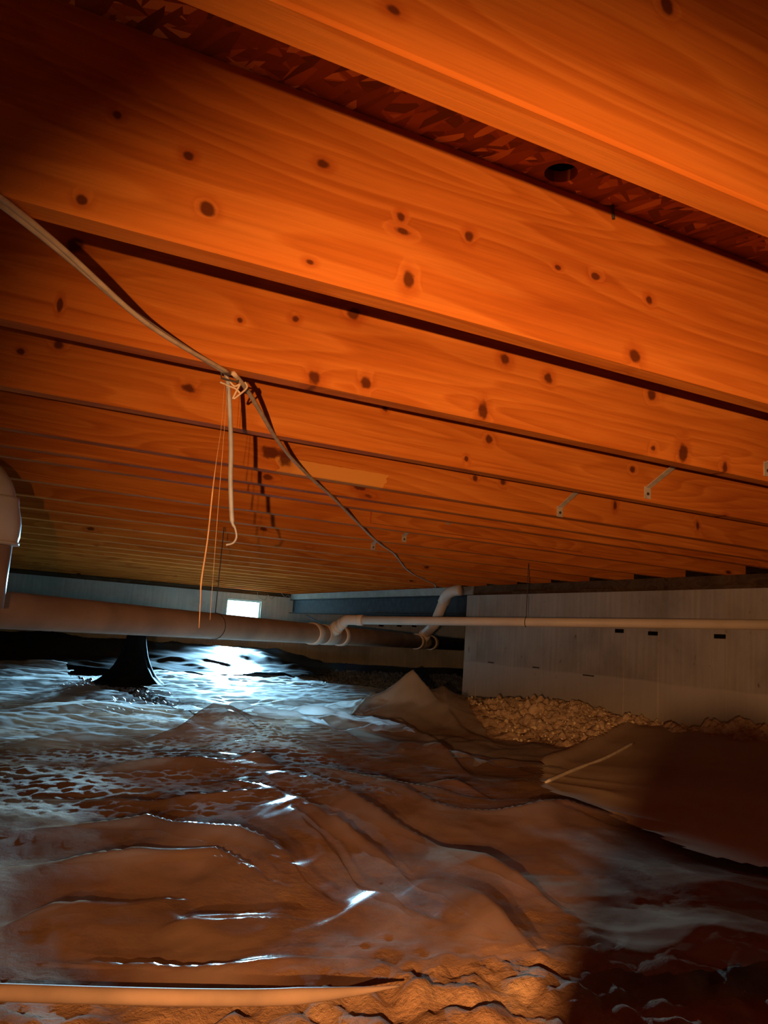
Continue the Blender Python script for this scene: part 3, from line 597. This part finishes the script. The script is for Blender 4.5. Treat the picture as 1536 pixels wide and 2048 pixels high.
JX0, JX1 = -2.6, 3.54
for i in range(-2, 22):
    me = joist_mesh('floor_joist', JX0, JX1, JD-0.0005, i+50)
    o = link('floor_joist', me, jm.get(i, M['pine'])); o.location = (0, YB+i*SP, ZJ)
    if i in jlab: l = jlab[i]
    elif i == -2: l = 'orange pine joist right over the viewpoint'
    elif i == 4: l = 'orange pine joist right behind the extra close-set joist'
    else: l = 'pine floor joist, %s out from the far window wall' % ORD[21-i]
    tag(o, l, 'joist', 'wooden floor joists')
o = link('floor_joist', joist_mesh('floor_joist', JX0, JX1, JD-0.0005, 99), M['pine']); o.location = (0, aty(700, 994, 1).y*0 + atz(700, 994, ZJ).y, ZJ)
tag(o, 'extra pine joist set close in front of its neighbour, dark underside', 'joist', 'wooden floor joists')
YX = o.location.y
# scab board nailed on the sixth joist
yy = YB+5*SP; p = aty(1165, 1080, yy); bm = bmesh.new(); box(bm, p.x-1.1, p.x, yy-0.019, yy-0.0005, ZJ+0.012, ZJ+0.19, 0.002)
o = bmobj('scab_board', bm, M['pine']); tag(o, 'short lighter board nailed flat on the face of a joist', 'board')

# steel bridging straps
def strap(pix, i):
    Y = YB+i*SP; p = aty(pix[0], pix[1], Y); yn = (YB+(i-1)*SP+JT) if i != 5 else YB+4*SP+JT
    if i == 4: yn = YX+JT
    a = Vector((p.x, Y-0.004, p.z+0.012)); b = Vector((p.x, yn+0.002, ZJ+JD-0.03)); w = 0.0095
    root = empty('bridging_strap', (p.x, Y, p.z)); tag(root, 'galvanised steel bridging strap nailed to the ' + {1: 'staple joist with the squarish notch knot', 2: 'joist just beyond the staple joist', 3: 'joist with the torn pale patch', 5: 'joist that carries the scab board', 6: 'sixteenth joist from the window wall', 7: 'fifteenth joist from the window wall'}[i], 'strap', 'steel bridging straps')
    bm = bmesh.new(); t = (b-a).normalized(); s = Vector((1, 0, 0)); nn = t.cross(s)
    def bar(bm, q0, q1, wx, hn, nrm):
        vs = [bm.verts.new(q + s*sx*wx + nrm*sn*hn) for q in (q0, q1) for sx in (-1, 1) for sn in (-1, 1)]
        for f in ((0, 1, 3, 2), (4, 6, 7, 5), (0, 4, 5, 1), (2, 3, 7, 6), (0, 2, 6, 4), (1, 5, 7, 3)): bm.faces.new([vs[k] for k in f])
    bar(bm, a, b, w, 0.0012, nn)
    # raised rib of the strap
    bar(bm, a+nn*0.002, b+nn*0.002, 0.003, 0.002, nn)
    o = bmobj('strip', bm, M['galv']); o.parent = root; o.matrix_parent_inverse = Matrix.Translation(-root.location)
    bm = bmesh.new(); box(bm, p.x-0.012, p.x+0.012, Y-0.0035, Y-0.0003, p.z-0.020, p.z+0.016, 0.0008)
    o = bmobj('nail_tab', bm, M['galv']); o.parent = root; o.matrix_parent_inverse = Matrix.Translation(-root.location)
    bm = bmesh.new(); tube(bm, [(p.x, Y-0.0055, p.z-0.006), (p.x, Y-0.0034, p.z-0.006)], 0.0045, 10)
    o = bmobj('nail_head', bm, M['rust']); o.parent = root; o.matrix_parent_inverse = Matrix.Translation(-root.location)
strap((1533, 937), 1); strap((1294, 984), 2); strap((1119, 1022), 3)

for i, pix in ((5, (890, 1058)), (6, (808, 1076)), (7, (746, 1092))): strap(pix, i)

# ------------------------------------------------------------------ steel beam with nailer
root = empty('steel_beam', (3.45, YE, 0.70)); tag(root, 'dark steel I beam between the right wall and the far wall', 'beam')
def sub(name, bm, mat, root, smooth=False):
    o = bmobj(name, bm, mat, None, smooth); o.parent = root; o.matrix_parent_inverse = Matrix.Translation(-root.location); return o
BB, BT = 0.700, 0.868
bm = bmesh.new(); box(bm, 3.446, 3.454, YE+0.005, YF-0.005, BB+0.008, BT-0.008); sub('web', bm, M['steel'], root)
for z0, z1 in ((BB, BB+0.009), (BT-0.009, BT)):
    bm = bmesh.new(); box(bm, 3.40, 3.50, YE+0.005, YF-0.005, z0, z1, 0.001); sub('flange', bm, M['steel'], root)
bm = bmesh.new(); box(bm, 3.405, 3.50, YE+0.01, YF-0.01, BT+0.0005, ZJ-0.0008, 0.002); o = bmobj('beam_nailer', bm, M['nailer']); tag(o, 'pale weathered timber plate lying on the steel beam', 'timber')
bm = bmesh.new(); tube(bm, [atx(614, 1231, 3.42), atx(636, 1243, 3.42), atx(662, 1257, 3.40)], 0.006, 6); o = bmobj('brace_rod', bm, M['steel']); tag(o, 'thin dark rod slanting down from the end of the steel beam', 'rod')

# ------------------------------------------------------------------ window
root = empty('window_1', (2.8175, YF+0.1, WZ0)); tag(root, 'small overexposed foundation window high in the far wall', kind='structure')
fw_ = 0.018
for (a, b, c, d) in ((WX0, WX0+fw_, WZ0, WZ1), (WX1-fw_, WX1, WZ0, WZ1), (WX0+fw_, WX1-fw_, WZ0, WZ0+fw_), (WX0+fw_, WX1-fw_, WZ1-fw_, WZ1)):
    bm = bmesh.new(); box(bm, a, b, YF+0.02, YF+0.08, c, d, 0.002); sub('window_frame', bm, M['frame'], root)
m, nt, nd, lk, p = newmat('pane_glass'); tr = N(nd, 'ShaderNodeBsdfTransparent'); gl = N(nd, 'ShaderNodeBsdfGlossy', inp={'Roughness': 0.05}); fr = N(nd, 'ShaderNodeFresnel', inp={'IOR': 1.45}); ms = N(nd, 'ShaderNodeMixShader')
lk.new(fr.outputs[0], ms.inputs[0]); lk.new(tr.outputs[0], ms.inputs[1]); lk.new(gl.outputs[0], ms.inputs[2]); lk.new(ms.outputs[0], nd['Material Output'].inputs['Surface']); M['glass'] = m
bm = bmesh.new(); box(bm, WX0+fw_, WX1-fw_, YF+0.048, YF+0.052, WZ0+fw_, WZ1-fw_); sub('window_pane', bm, M['glass'], root)
bm = bmesh.new(); rg = random.Random(4)
for k in range(26):
    x = WX0+0.02+0.24*k/26; ln = rg.uniform(0.018, 0.04); w = 0.004; dx = rg.uniform(-.008, .02)
    a, b, c = bm.verts.new((x-w, YF+0.19, WZ1-0.004)), bm.verts.new((x+w, YF+0.19, WZ1-0.004)), bm.verts.new((x+dx, YF+0.185, WZ1-0.004-ln)); bm.faces.new((a, b, c))
    d = bm.verts.new((x, YF+0.196, WZ1-0.004)); bm.faces.new((b, d, c)); bm.faces.new((d, a, c))
o = bmobj('grass_fringe', bm, M['leaf']); tag(o, 'green grass blades hanging outside the small window', 'grass', kind='stuff')
# pale cobweb curls above the window
for pl in ([(545, 1180), (548, 1192), (560, 1196), (566, 1186), (572, 1194), (580, 1188)], [(592, 1181), (600, 1190), (606, 1186), (612, 1193)]):
    bm = bmesh.new(); tube(bm, catmull([aty(x-30, y+4, YF-0.02) for x, y in pl], 5), 0.0035, 6); o = bmobj('cobweb', bm, M['nailer'], None, True); tag(o, 'pale curl of cobweb hanging from the far sill by the window', 'cobweb', 'cobwebs at the sill')

# ------------------------------------------------------------------ drain pipes
def ring(root, c, d, r, ln, name='hub', mat=None, n=28):
    d = Vector(d).normalized(); c = Vector(c); bm = bmesh.new()
    tube(bm, [c-d*ln/2, c-d*ln*0.46, c+d*ln*0.46, c+d*ln/2], [r*0.955, r, r, r*0.955], n); return sub(name, bm, mat or M['pvc'], root, True)
MA = atd(20, 1221, 2.432); MB = atd(834, 1283, 6.55)
MD = (MB-MA).normalized(); MR = 0.0565
def on_main(px):                                   # point of the pipe axis seen at image column px
    lo, hi = -3.0, 12.0
    for _ in range(60):
        mid = (lo+hi)/2; q = MA+MD*mid-O; x = 768+F*q.dot(CR)/q.dot(CF)
        if x < px: lo = mid
        else: hi = mid
    return MA+MD*lo
root = empty('drain_pipe', MA); tag(root, 'thick brown four inch drain pipe running slantwise to the wall opening', 'pipe')
st = MA-MD*1.6; en = MB+MD*1.6
bm = bmesh.new(); tube(bm, [st, MA, on_main(425), on_main(640), en], MR, 36); sub('main_run', bm, M['pvc_dark'], root, True)
w1 = on_main(655); w2 = on_main(842)
ring(root, on_main(627), MD, MR*1.12, 0.075); ring(root, on_main(655), MD, MR*1.06, 0.17, 'wye_body'); ring(root, on_main(681), MD, MR*1.12, 0.06)
ring(root, on_main(834), MD, MR*1.13, 0.07); ring(root, w2, MD, MR*1.06, 0.26, 'wye_body'); ring(root, on_main(862), MD, MR*1.13, 0.09)
SA = atd(694, 1240, 4.66)
bdir = (SA-w1)
bm = bmesh.new(); tube(bm, [w1, w1+bdir*0.55, w1+bdir*0.62], [0.040, 0.034, 0.030], 20); sub('wye_branch', bm, M['pvc'], root, True)
ring(root, w1+bdir*0.45, bdir, 0.040, 0.03)
RT = atd(889, 1200, 6.42)
rd = (RT-w2)
bm = bmesh.new(); tube(bm, [w2, w2+rd*0.16, w2+rd*0.22], [0.058, 0.050, 0.046], 20); sub('wye_branch', bm, M['pvc'], root, True)
# riser
r2 = empty('riser_pipe', w2+rd*0.2); tag(r2, 'pale riser pipe bending up to the joists beside the free wall end', 'pipe')
RE = Vector((RT.x+0.02, 5.60, ZJ+0.10)); RM = Vector((RT.x+0.01, RT.y-0.05, ZJ-0.045))
k0 = w2+rd*0.2; up = atd(868, 1248, 6.45)
bm = bmesh.new(); tube(bm, catmull([k0, up, RT], 8), 0.040, 20); sub('pipe_run', bm, M['pvc'], r2, True)
ring(r2, RT, RT-up, 0.047, 0.06); ring(r2, up, RT-k0, 0.046, 0.05)
bm = bmesh.new(); tube(bm, catmull([RT, atd(893, 1191, 6.38), atd(905, 1183, 6.33), atd(922, 1180, 6.28)], 6), 0.043, 20); sub('elbow', bm, M['pvc'], r2, True)
# small branch line
SB = atx(1536, 1249.5, 3.27); sd = (SB-SA).normalized()
r3 = empty('branch_pipe', SA); tag(r3, 'slim pale waste pipe running level in front of the concrete wall', 'pipe')
bm = bmesh.new(); tube(bm, [SA+sd*0.06, (SA+SB)/2, SB+sd*0.12], 0.0241, 24); sub('pipe_run', bm, M['pvc'], r3, True)
bm = bmesh.new(); tube(bm, catmull([w1+bdir*0.60, w1+bdir*0.82, SA, SA+sd*0.075], 6), 0.029, 20); sub('elbow', bm, M['pvc'], r3, True)
ring(r3, SA+sd*0.085, sd, 0.0315, 0.035); ring(r3, w1+bdir*0.72, bdir, 0.0335, 0.03)
# vertical stack at the left edge
sx, sy = -0.004, 2.44
r4 = empty('stack_pipe', (sx, sy, 0.4)); tag(r4, 'upright drain stack with a bulging coupling in front of the dark joists', 'pipe')
zt = lambda y: atd(-5, y, 2.2).z
bm = bmesh.new(); tube(bm, [(sx, sy, 0.50), (sx, sy, zt(1090))], 0.047, 28); sub('lower_pipe', bm, M['pvc_dark'], r4, True)
bm = bmesh.new(); prof = [(zt(1086)-0.004, 0.050), (zt(1082), 0.060), (zt(1070), 0.063), (zt(1045), 0.0625), (zt(1030), 0.059), (zt(1012), 0.052), (zt(1004), 0.050), (zt(996), 0.049), (zt(990), 0.047)]
tube(bm, catmull([(sx, sy, z) for z, r in prof], 1), [r for z, r in prof], 32); sub('coupling', bm, M['pvc'], r4, True)
ring(r4, (sx, sy, zt(1085)), (0, 0, 1), 0.064, 0.008, 'coupling_rim')
bm = bmesh.new(); tube(bm, catmull([(sx, sy, zt(1015)), (sx-0.004, sy, zt(985)), (sx-0.03, sy+0.005, zt(955)), (sx-0.09, sy+0.01, zt(915)), (sx-0.16, sy+0.02, ZJ+0.15)], 6), 0.040, 24); sub('upper_pipe', bm, M['pvc'], r4, True)
# hanger wires
def wire_hang(px, pyt, pipe_c, pd, r, label):
    bm = bmesh.new(); c = Vector(pipe_c); d = Vector(pd).normalized(); side = d.cross(Vector((0, 0, 1))).normalized()
    loop = [c + (side*math.cos(a) + Vector((0, 0, 1))*math.sin(a))*(r+0.0015) for a in [math.pi/2+2*math.pi*k/20 for k in range(21)]]
    tube(bm, [Vector((c.x, c.y, ZJ-0.001))] + loop, 0.0022, 6); o = bmobj('pipe_hanger', bm, M['wirehanger']); tag(o, label, 'hanger', 'wire pipe hangers')
wire_hang(0, 0, on_main(428), MD, MR, 'dark wire hanger looped round the thick drain pipe')
q = SA + sd*((atx(1053, 1245, 2.55)-SA).length*0)
lo, hi = 0.0, 3.0
for _ in range(50):
    mid = (lo+hi)/2; v = SA+sd*mid-O
    if 768+F*v.dot(CR)/v.dot(CF) < 1052: lo = mid
    else: hi = mid
wire_hang(0, 0, SA+sd*lo, sd, 0.0241, 'dark wire hanger looped round the slim waste pipe')

def nest(thing, child_names, part_name):
    part = [c for c in thing.children if c.name.split('.')[0] == part_name][0]
    for c in list(thing.children):
        if c.name.split('.')[0] in child_names: c.parent = part; c.matrix_parent_inverse = Matrix.Identity(4)
nest(root, ('hub',), 'main_run'); nest(r2, ('hub',), 'pipe_run'); nest(r3, ('hub',), 'pipe_run'); nest(r4, ('coupling_rim',), 'coupling')
for o in [o for o in C.objects if o.name.split('.')[0] == 'bridging_strap']: nest(o, ('nail_head',), 'nail_tab')
# black flared pier behind the pipe
pc = atz(262, 1362, 0.09)
bm = bmesh.new(); rings = []; rg = random.Random(2)
pr = [(0.0, 0.24), (0.02, 0.20), (0.06, 0.155), (0.12, 0.115), (0.19, 0.085), (0.27, 0.066), (0.36, 0.056), (0.40, 0.052)]
zb = float(terrain(pc.x, pc.y))
for z, r in pr:
    rings.append([bm.verts.new((pc.x+math.cos(t)*r*(1+0.10*math.sin(5*t+z*6)), pc.y+math.sin(t)*r*(1+0.10*math.sin(5*t+z*6)), zb+0.02+z)) for t in [2*math.pi*k/36 for k in range(36)]])
for a, b in zip(rings, rings[1:]):
    for k in range(36): bm.faces.new((a[k], a[(k+1) % 36], b[(k+1) % 36], b[k]))
bm.faces.new(rings[-1]); bm.faces.new(rings[0][::-1])
o = bmobj('pier_stump', bm, M['black'], None, True); tag(o, 'black flared pier stump standing on the floor behind the thick pipe', 'pier')

# ------------------------------------------------------------------ cables and threads
def drop(p, dz): return Vector((p.x, p.y, p.z-dz))
zcb = ZJ-0.0055
A1 = atz(3, 410, zcb); A2 = atz(455, 748, zcb)
dirA = (A2-A1)
for k, (off, sag, r) in enumerate((((0.0), 0.012, 0.0048), ((0.010), 0.020, 0.0044))):
    s = Vector((0.74, -0.67, 0))*off
    pts = [A1-dirA*1.6+s, drop(A1-dirA*0.85, 0.012)+s, A1+s, drop(A1+dirA*0.5, sag)+s, A2+s*0.6]
    bm = bmesh.new(); tube(bm, catmull(pts, 10), r, 8, flat=0.75); o = bmobj('electric_cable', bm, M['cable'], None, True)
    tag(o, 'tan sheathed cable running with its twin to the joist staple', 'cable', 'paired cables under the near joists')
pl = [(466, 746), (490, 774), (520, 822), (549, 872), (580, 913), (612, 946), (640, 972), (666, 995), (716, 1046), (744, 1074), (766, 1092), (790, 1109), (815, 1140), (850, 1160), (868, 1168), (872, 1176)]
pts = [drop(atz(x, y, zcb), 0.0) for x, y in pl]
bm = bmesh.new(); tube(bm, catmull(pts, 4), 0.0048, 8, flat=0.8); o = bmobj('electric_cable', bm, M['cable'], None, True); tag(o, 'tan cable slanting across the joist undersides from the staple to the far wall end', 'cable')
hw = [(452, 748), (456, 768), (460, 830), (462, 900), (461, 960), (463, 1020), (465, 1046), (470, 1056), (473, 1074), (466, 1086), (452, 1090)]
pts = [aty(x, y, 1.372) for x, y in hw]
bm = bmesh.new(); tube(bm, catmull(pts, 4), [0.0042 if i < 24 else 0.0026 if i < 28 else 0.0018 for i in range(len(catmull(pts, 4)))], 8); o = bmobj('loose_wire', bm, M['wire'], None, True); tag(o, 'loose grey cable end hanging down from the staple, curled tip', 'cable')
for loop in ([(452, 752), (468, 772), (480, 768), (474, 780), (466, 798), (478, 790), (494, 775), (490, 764)], [(440, 764), (458, 772), (472, 778), (480, 786)]):
    bm = bmesh.new(); tube(bm, catmull([aty(x, y, 1.366) for x, y in loop], 5), 0.0018, 6); o = bmobj('tie_wire', bm, M['cable'], None, True); tag(o, 'thin twist of tie wire at the cable staple', 'wire', 'tie wires at the staple')
p = atz(458, 745, ZJ); bm = bmesh.new(); tube(bm, [(p.x-0.014, p.y, ZJ-0.0002), (p.x-0.012, p.y, ZJ-0.013), (p.x+0.018, p.y+0.004, ZJ-0.013), (p.x+0.020, p.y+0.004, ZJ-0.0002)], 0.0018, 6)
o = bmobj('cable_staple', bm, M['wirehanger']); tag(o, 'dark staple holding the cables to a joist underside', 'staple')
# dust threads
def thread(pl, Y, rs, label):
    pts = catmull([aty(x, y, Y) for x, y in pl], 5); n = len(pts); r = [float(np.interp(i/(n-1), np.linspace(0, 1, len(rs)), rs)) for i in range(n)]
    bm = bmesh.new(); tube(bm, pts, r, 6); o = bmobj('dust_thread', bm, M['dust'], None, True); tag(o, label, 'cobweb', 'hanging dust threads')
thread([(449, 768), (443, 850), (433, 920), (425, 985), (415, 1080), (403, 1160), (401, 1200), (398, 1256)], 1.352, [.0003, .0003, .0004, .0014, .0013, .0015, .0009, .0006], 'dusty orange cobweb thread hanging plumb with thick lower half')
thread([(455, 775), (447, 880), (439, 980), (430, 1100), (420, 1240)], 1.358, [.0003, .0004, .0005, .0004, .0003], 'faint cobweb thread hanging beside the thick dusty one')
# nails poking from the strand board
p = atz(1224, 434, ZJ+JD-0.02)
bm = bmesh.new(); tube(bm, [(p.x, p.y, ZJ+JD), (p.x+0.003, p.y, ZJ+JD-0.022)], 0.0025, 8); o = bmobj('nail', bm, M['wirehanger']); tag(o, 'dark nail poking down through the strand board', 'nail')

# ------------------------------------------------------------------ the photographer, crouching behind the viewpoint (out of the frame; throws the shadow on the sheet)
def skin_body(name, verts, edges, mat, label):
    me = bpy.data.meshes.new(name); me.from_pydata([v[:3] for v in verts], [], []) if False else me.from_pydata([v[:3] for v in verts], edges, [])
    o = link(name, me, mat); md = o.modifiers.new('skin', 'SKIN'); md.use_smooth_shade = True
    for sv, v in zip(me.skin_vertices[0].data, verts): sv.radius = (v[3], v[4] if len(v) > 4 else v[3]); sv.use_root = False
    me.skin_vertices[0].data[0].use_root = True
    sb = o.modifiers.new('subdivision', 'SUBSURF'); sb.levels = 1; sb.render_levels = 1
    tag(o, label, 'person'); return o
M['coat'] = simple('dark_work_coat', (0.035, 0.032, 0.030), 0.9, 0.3, 30)
M['skin'] = simple('skin', (0.50, 0.29, 0.20), 0.55, 0.08, 20)
M['hair'] = simple('dark_hair', (0.03, 0.02, 0.015), 0.7, 0.3, 60)
V = [(0.22, -0.86, 0.24, .15, .12), (0.17, -0.70, 0.33, .145, .11), (0.12, -0.55, 0.42, .155, .11), (0.08, -0.44, 0.50, .12, .10), (0.06, -0.38, 0.57, .052), (0.05, -0.345, 0.63, .06),
     (-0.05, -0.47, 0.48, .065), (-0.07, -0.40, 0.30, .048), (-0.05, -0.26, 0.15, .044), (-0.05, -0.18, 0.22, .040), (-0.048, -0.115, 0.295, .028),
     (0.22, -0.48, 0.48, .07), (0.26, -0.30, 0.36, .05), (0.22, -0.20, 0.33, .044), (0.12, -0.115, 0.38, .036),
     (0.10, -0.80, 0.20, .095), (0.02, -0.50, 0.16, .075), (0.10, -0.62, 0.12, .06), (0.16, -0.95, 0.09, .045), (0.14, -1.02, 0.075, .042),
     (0.36, -0.84, 0.20, .095), (0.42, -0.52, 0.16, .075), (0.42, -0.66, 0.12, .06), (0.40, -0.98, 0.09, .045), (0.40, -1.05, 0.075, .042)]
Ed = [(0, 1), (1, 2), (2, 3), (3, 4), (4, 5), (3, 6), (6, 7), (7, 8), (8, 9), (9, 10), (3, 11), (11, 12), (12, 13), (13, 14), (0, 15), (15, 16), (16, 17), (17, 18), (18, 19), (0, 20), (20, 21), (21, 22), (22, 23), (23, 24)]
person = skin_body('person', V, Ed, M['coat'], 'person in a dark coat crouching low under the joists, thumb raised')
bm = bmesh.new(); bmesh.ops.create_uvsphere(bm, u_segments=24, v_segments=18, radius=0.1)
for v in bm.verts:
    v.co.x *= 0.74; v.co.y *= 0.92; v.co.z *= 1.12
    if v.co.z < 0: v.co.x *= 1+v.co.z*2.4
    if v.co.y > 0.085 and abs(v.co.x) < 0.02 and -0.035 < v.co.z < 0.012: v.co.y += 0.022
    if v.co.y > 0.05 and 0.012 < abs(v.co.x) < 0.045 and 0.0 < v.co.z < 0.03: v.co.y -= 0.008
    if abs(v.co.x) > 0.068 and abs(v.co.z) < 0.025: v.co.x *= 1.18
    v.co += Vector((0.045, -0.31, 0.715))
o = bmobj('head', bm, M['skin'], person, True)
bm = bmesh.new(); bmesh.ops.create_uvsphere(bm, u_segments=24, v_segments=18, radius=0.107)
bmesh.ops.delete(bm, geom=[v for v in bm.verts if v.co.z < 0.02 and v.co.y > -0.035], context='VERTS')
for v in bm.verts: v.co.x *= 0.77; v.co.y *= 0.94; v.co.z *= 1.12; v.co += Vector((0.045, -0.315, 0.72))
bmobj('hair', bm, M['hair'], person, True)
def hand(base, fwd, side, curl, parent):
    base, fwd, side = Vector(base), Vector(fwd).normalized(), Vector(side).normalized(); nr = fwd.cross(side)
    V = [(*base, .026, .018), (*(base+fwd*0.04), .036, .017), (*(base+fwd*0.075), .036, .016)]; E_ = [(0, 1), (1, 2)]
    for k, (s_, ln) in enumerate(((-0.030, .9), (-0.010, 1.0), (0.010, .95), (0.030, .78))):
        p = base+fwd*0.080+side*s_; i = 2; d = fwd.copy()
        for q in range(3):
            d = (d*math.cos(curl)-nr*math.sin(curl)).normalized() if False else (Matrix.Rotation(curl, 3, side) @ d); p = p+d*0.030*ln; V.append((*p, .0095)); E_.append((i, len(V)-1)); i = len(V)-1
    p = base+fwd*0.03+side*-0.042; V.append((*p, .013)); E_.append((1, len(V)-1)); p2 = p+fwd*0.035-side*0.008; V.append((*p2, .011)); E_.append((len(V)-2, len(V)-1)); p3 = p2+fwd*0.026+side*0.010; V.append((*p3, .009)); E_.append((len(V)-2, len(V)-1))
    me = bpy.data.meshes.new('hand'); me.from_pydata([v[:3] for v in V], E_, []); o = link('hand', me, M['skin'], parent); o.modifiers.new('skin', 'SKIN').use_smooth_shade = True
    for sv, v in zip(me.skin_vertices[0].data, V): sv.radius = (v[3], v[4] if len(v) > 4 else v[3])
    sb = o.modifiers.new('subdivision', 'SUBSURF'); sb.levels = 1; sb.render_levels = 1
V = [(-0.052, -0.110, 0.30, .029, .024), (-0.055, -0.092, 0.335, .033, .030), (-0.056, -0.076, 0.374, .035, .034), (-0.056, -0.068, 0.408, .036, .034), (-0.047, -0.070, 0.438, .022), (-0.045, -0.070, 0.464, .019)]
Ed = [(0, 1), (1, 2), (2, 3), (3, 4), (4, 5)]
for k, zz in enumerate((0.38, 0.362, 0.344, 0.327)):
    b0 = len(V); V += [(-0.030, -0.066, zz, .010), (-0.016, -0.078, zz-0.001, .010), (-0.018, -0.100, zz-0.002, .009)]; Ed += [(2 if k < 2 else 1, b0), (b0, b0+1), (b0+1, b0+2)]
me = bpy.data.meshes.new('hand'); me.from_pydata([v[:3] for v in V], Ed, []); o = link('hand', me, M['skin'], person); o.modifiers.new('skin', 'SKIN').use_smooth_shade = True
for sv, v in zip(me.skin_vertices[0].data, V): sv.radius = (v[3], v[4] if len(v) > 4 else v[3])
sb = o.modifiers.new('subdivision', 'SUBSURF'); sb.levels = 1; sb.render_levels = 1
hand((0.115, -0.112, 0.385), (-0.35, 0.25, 0.9), (0.89, -0.44, 0.07), 0.5, person)
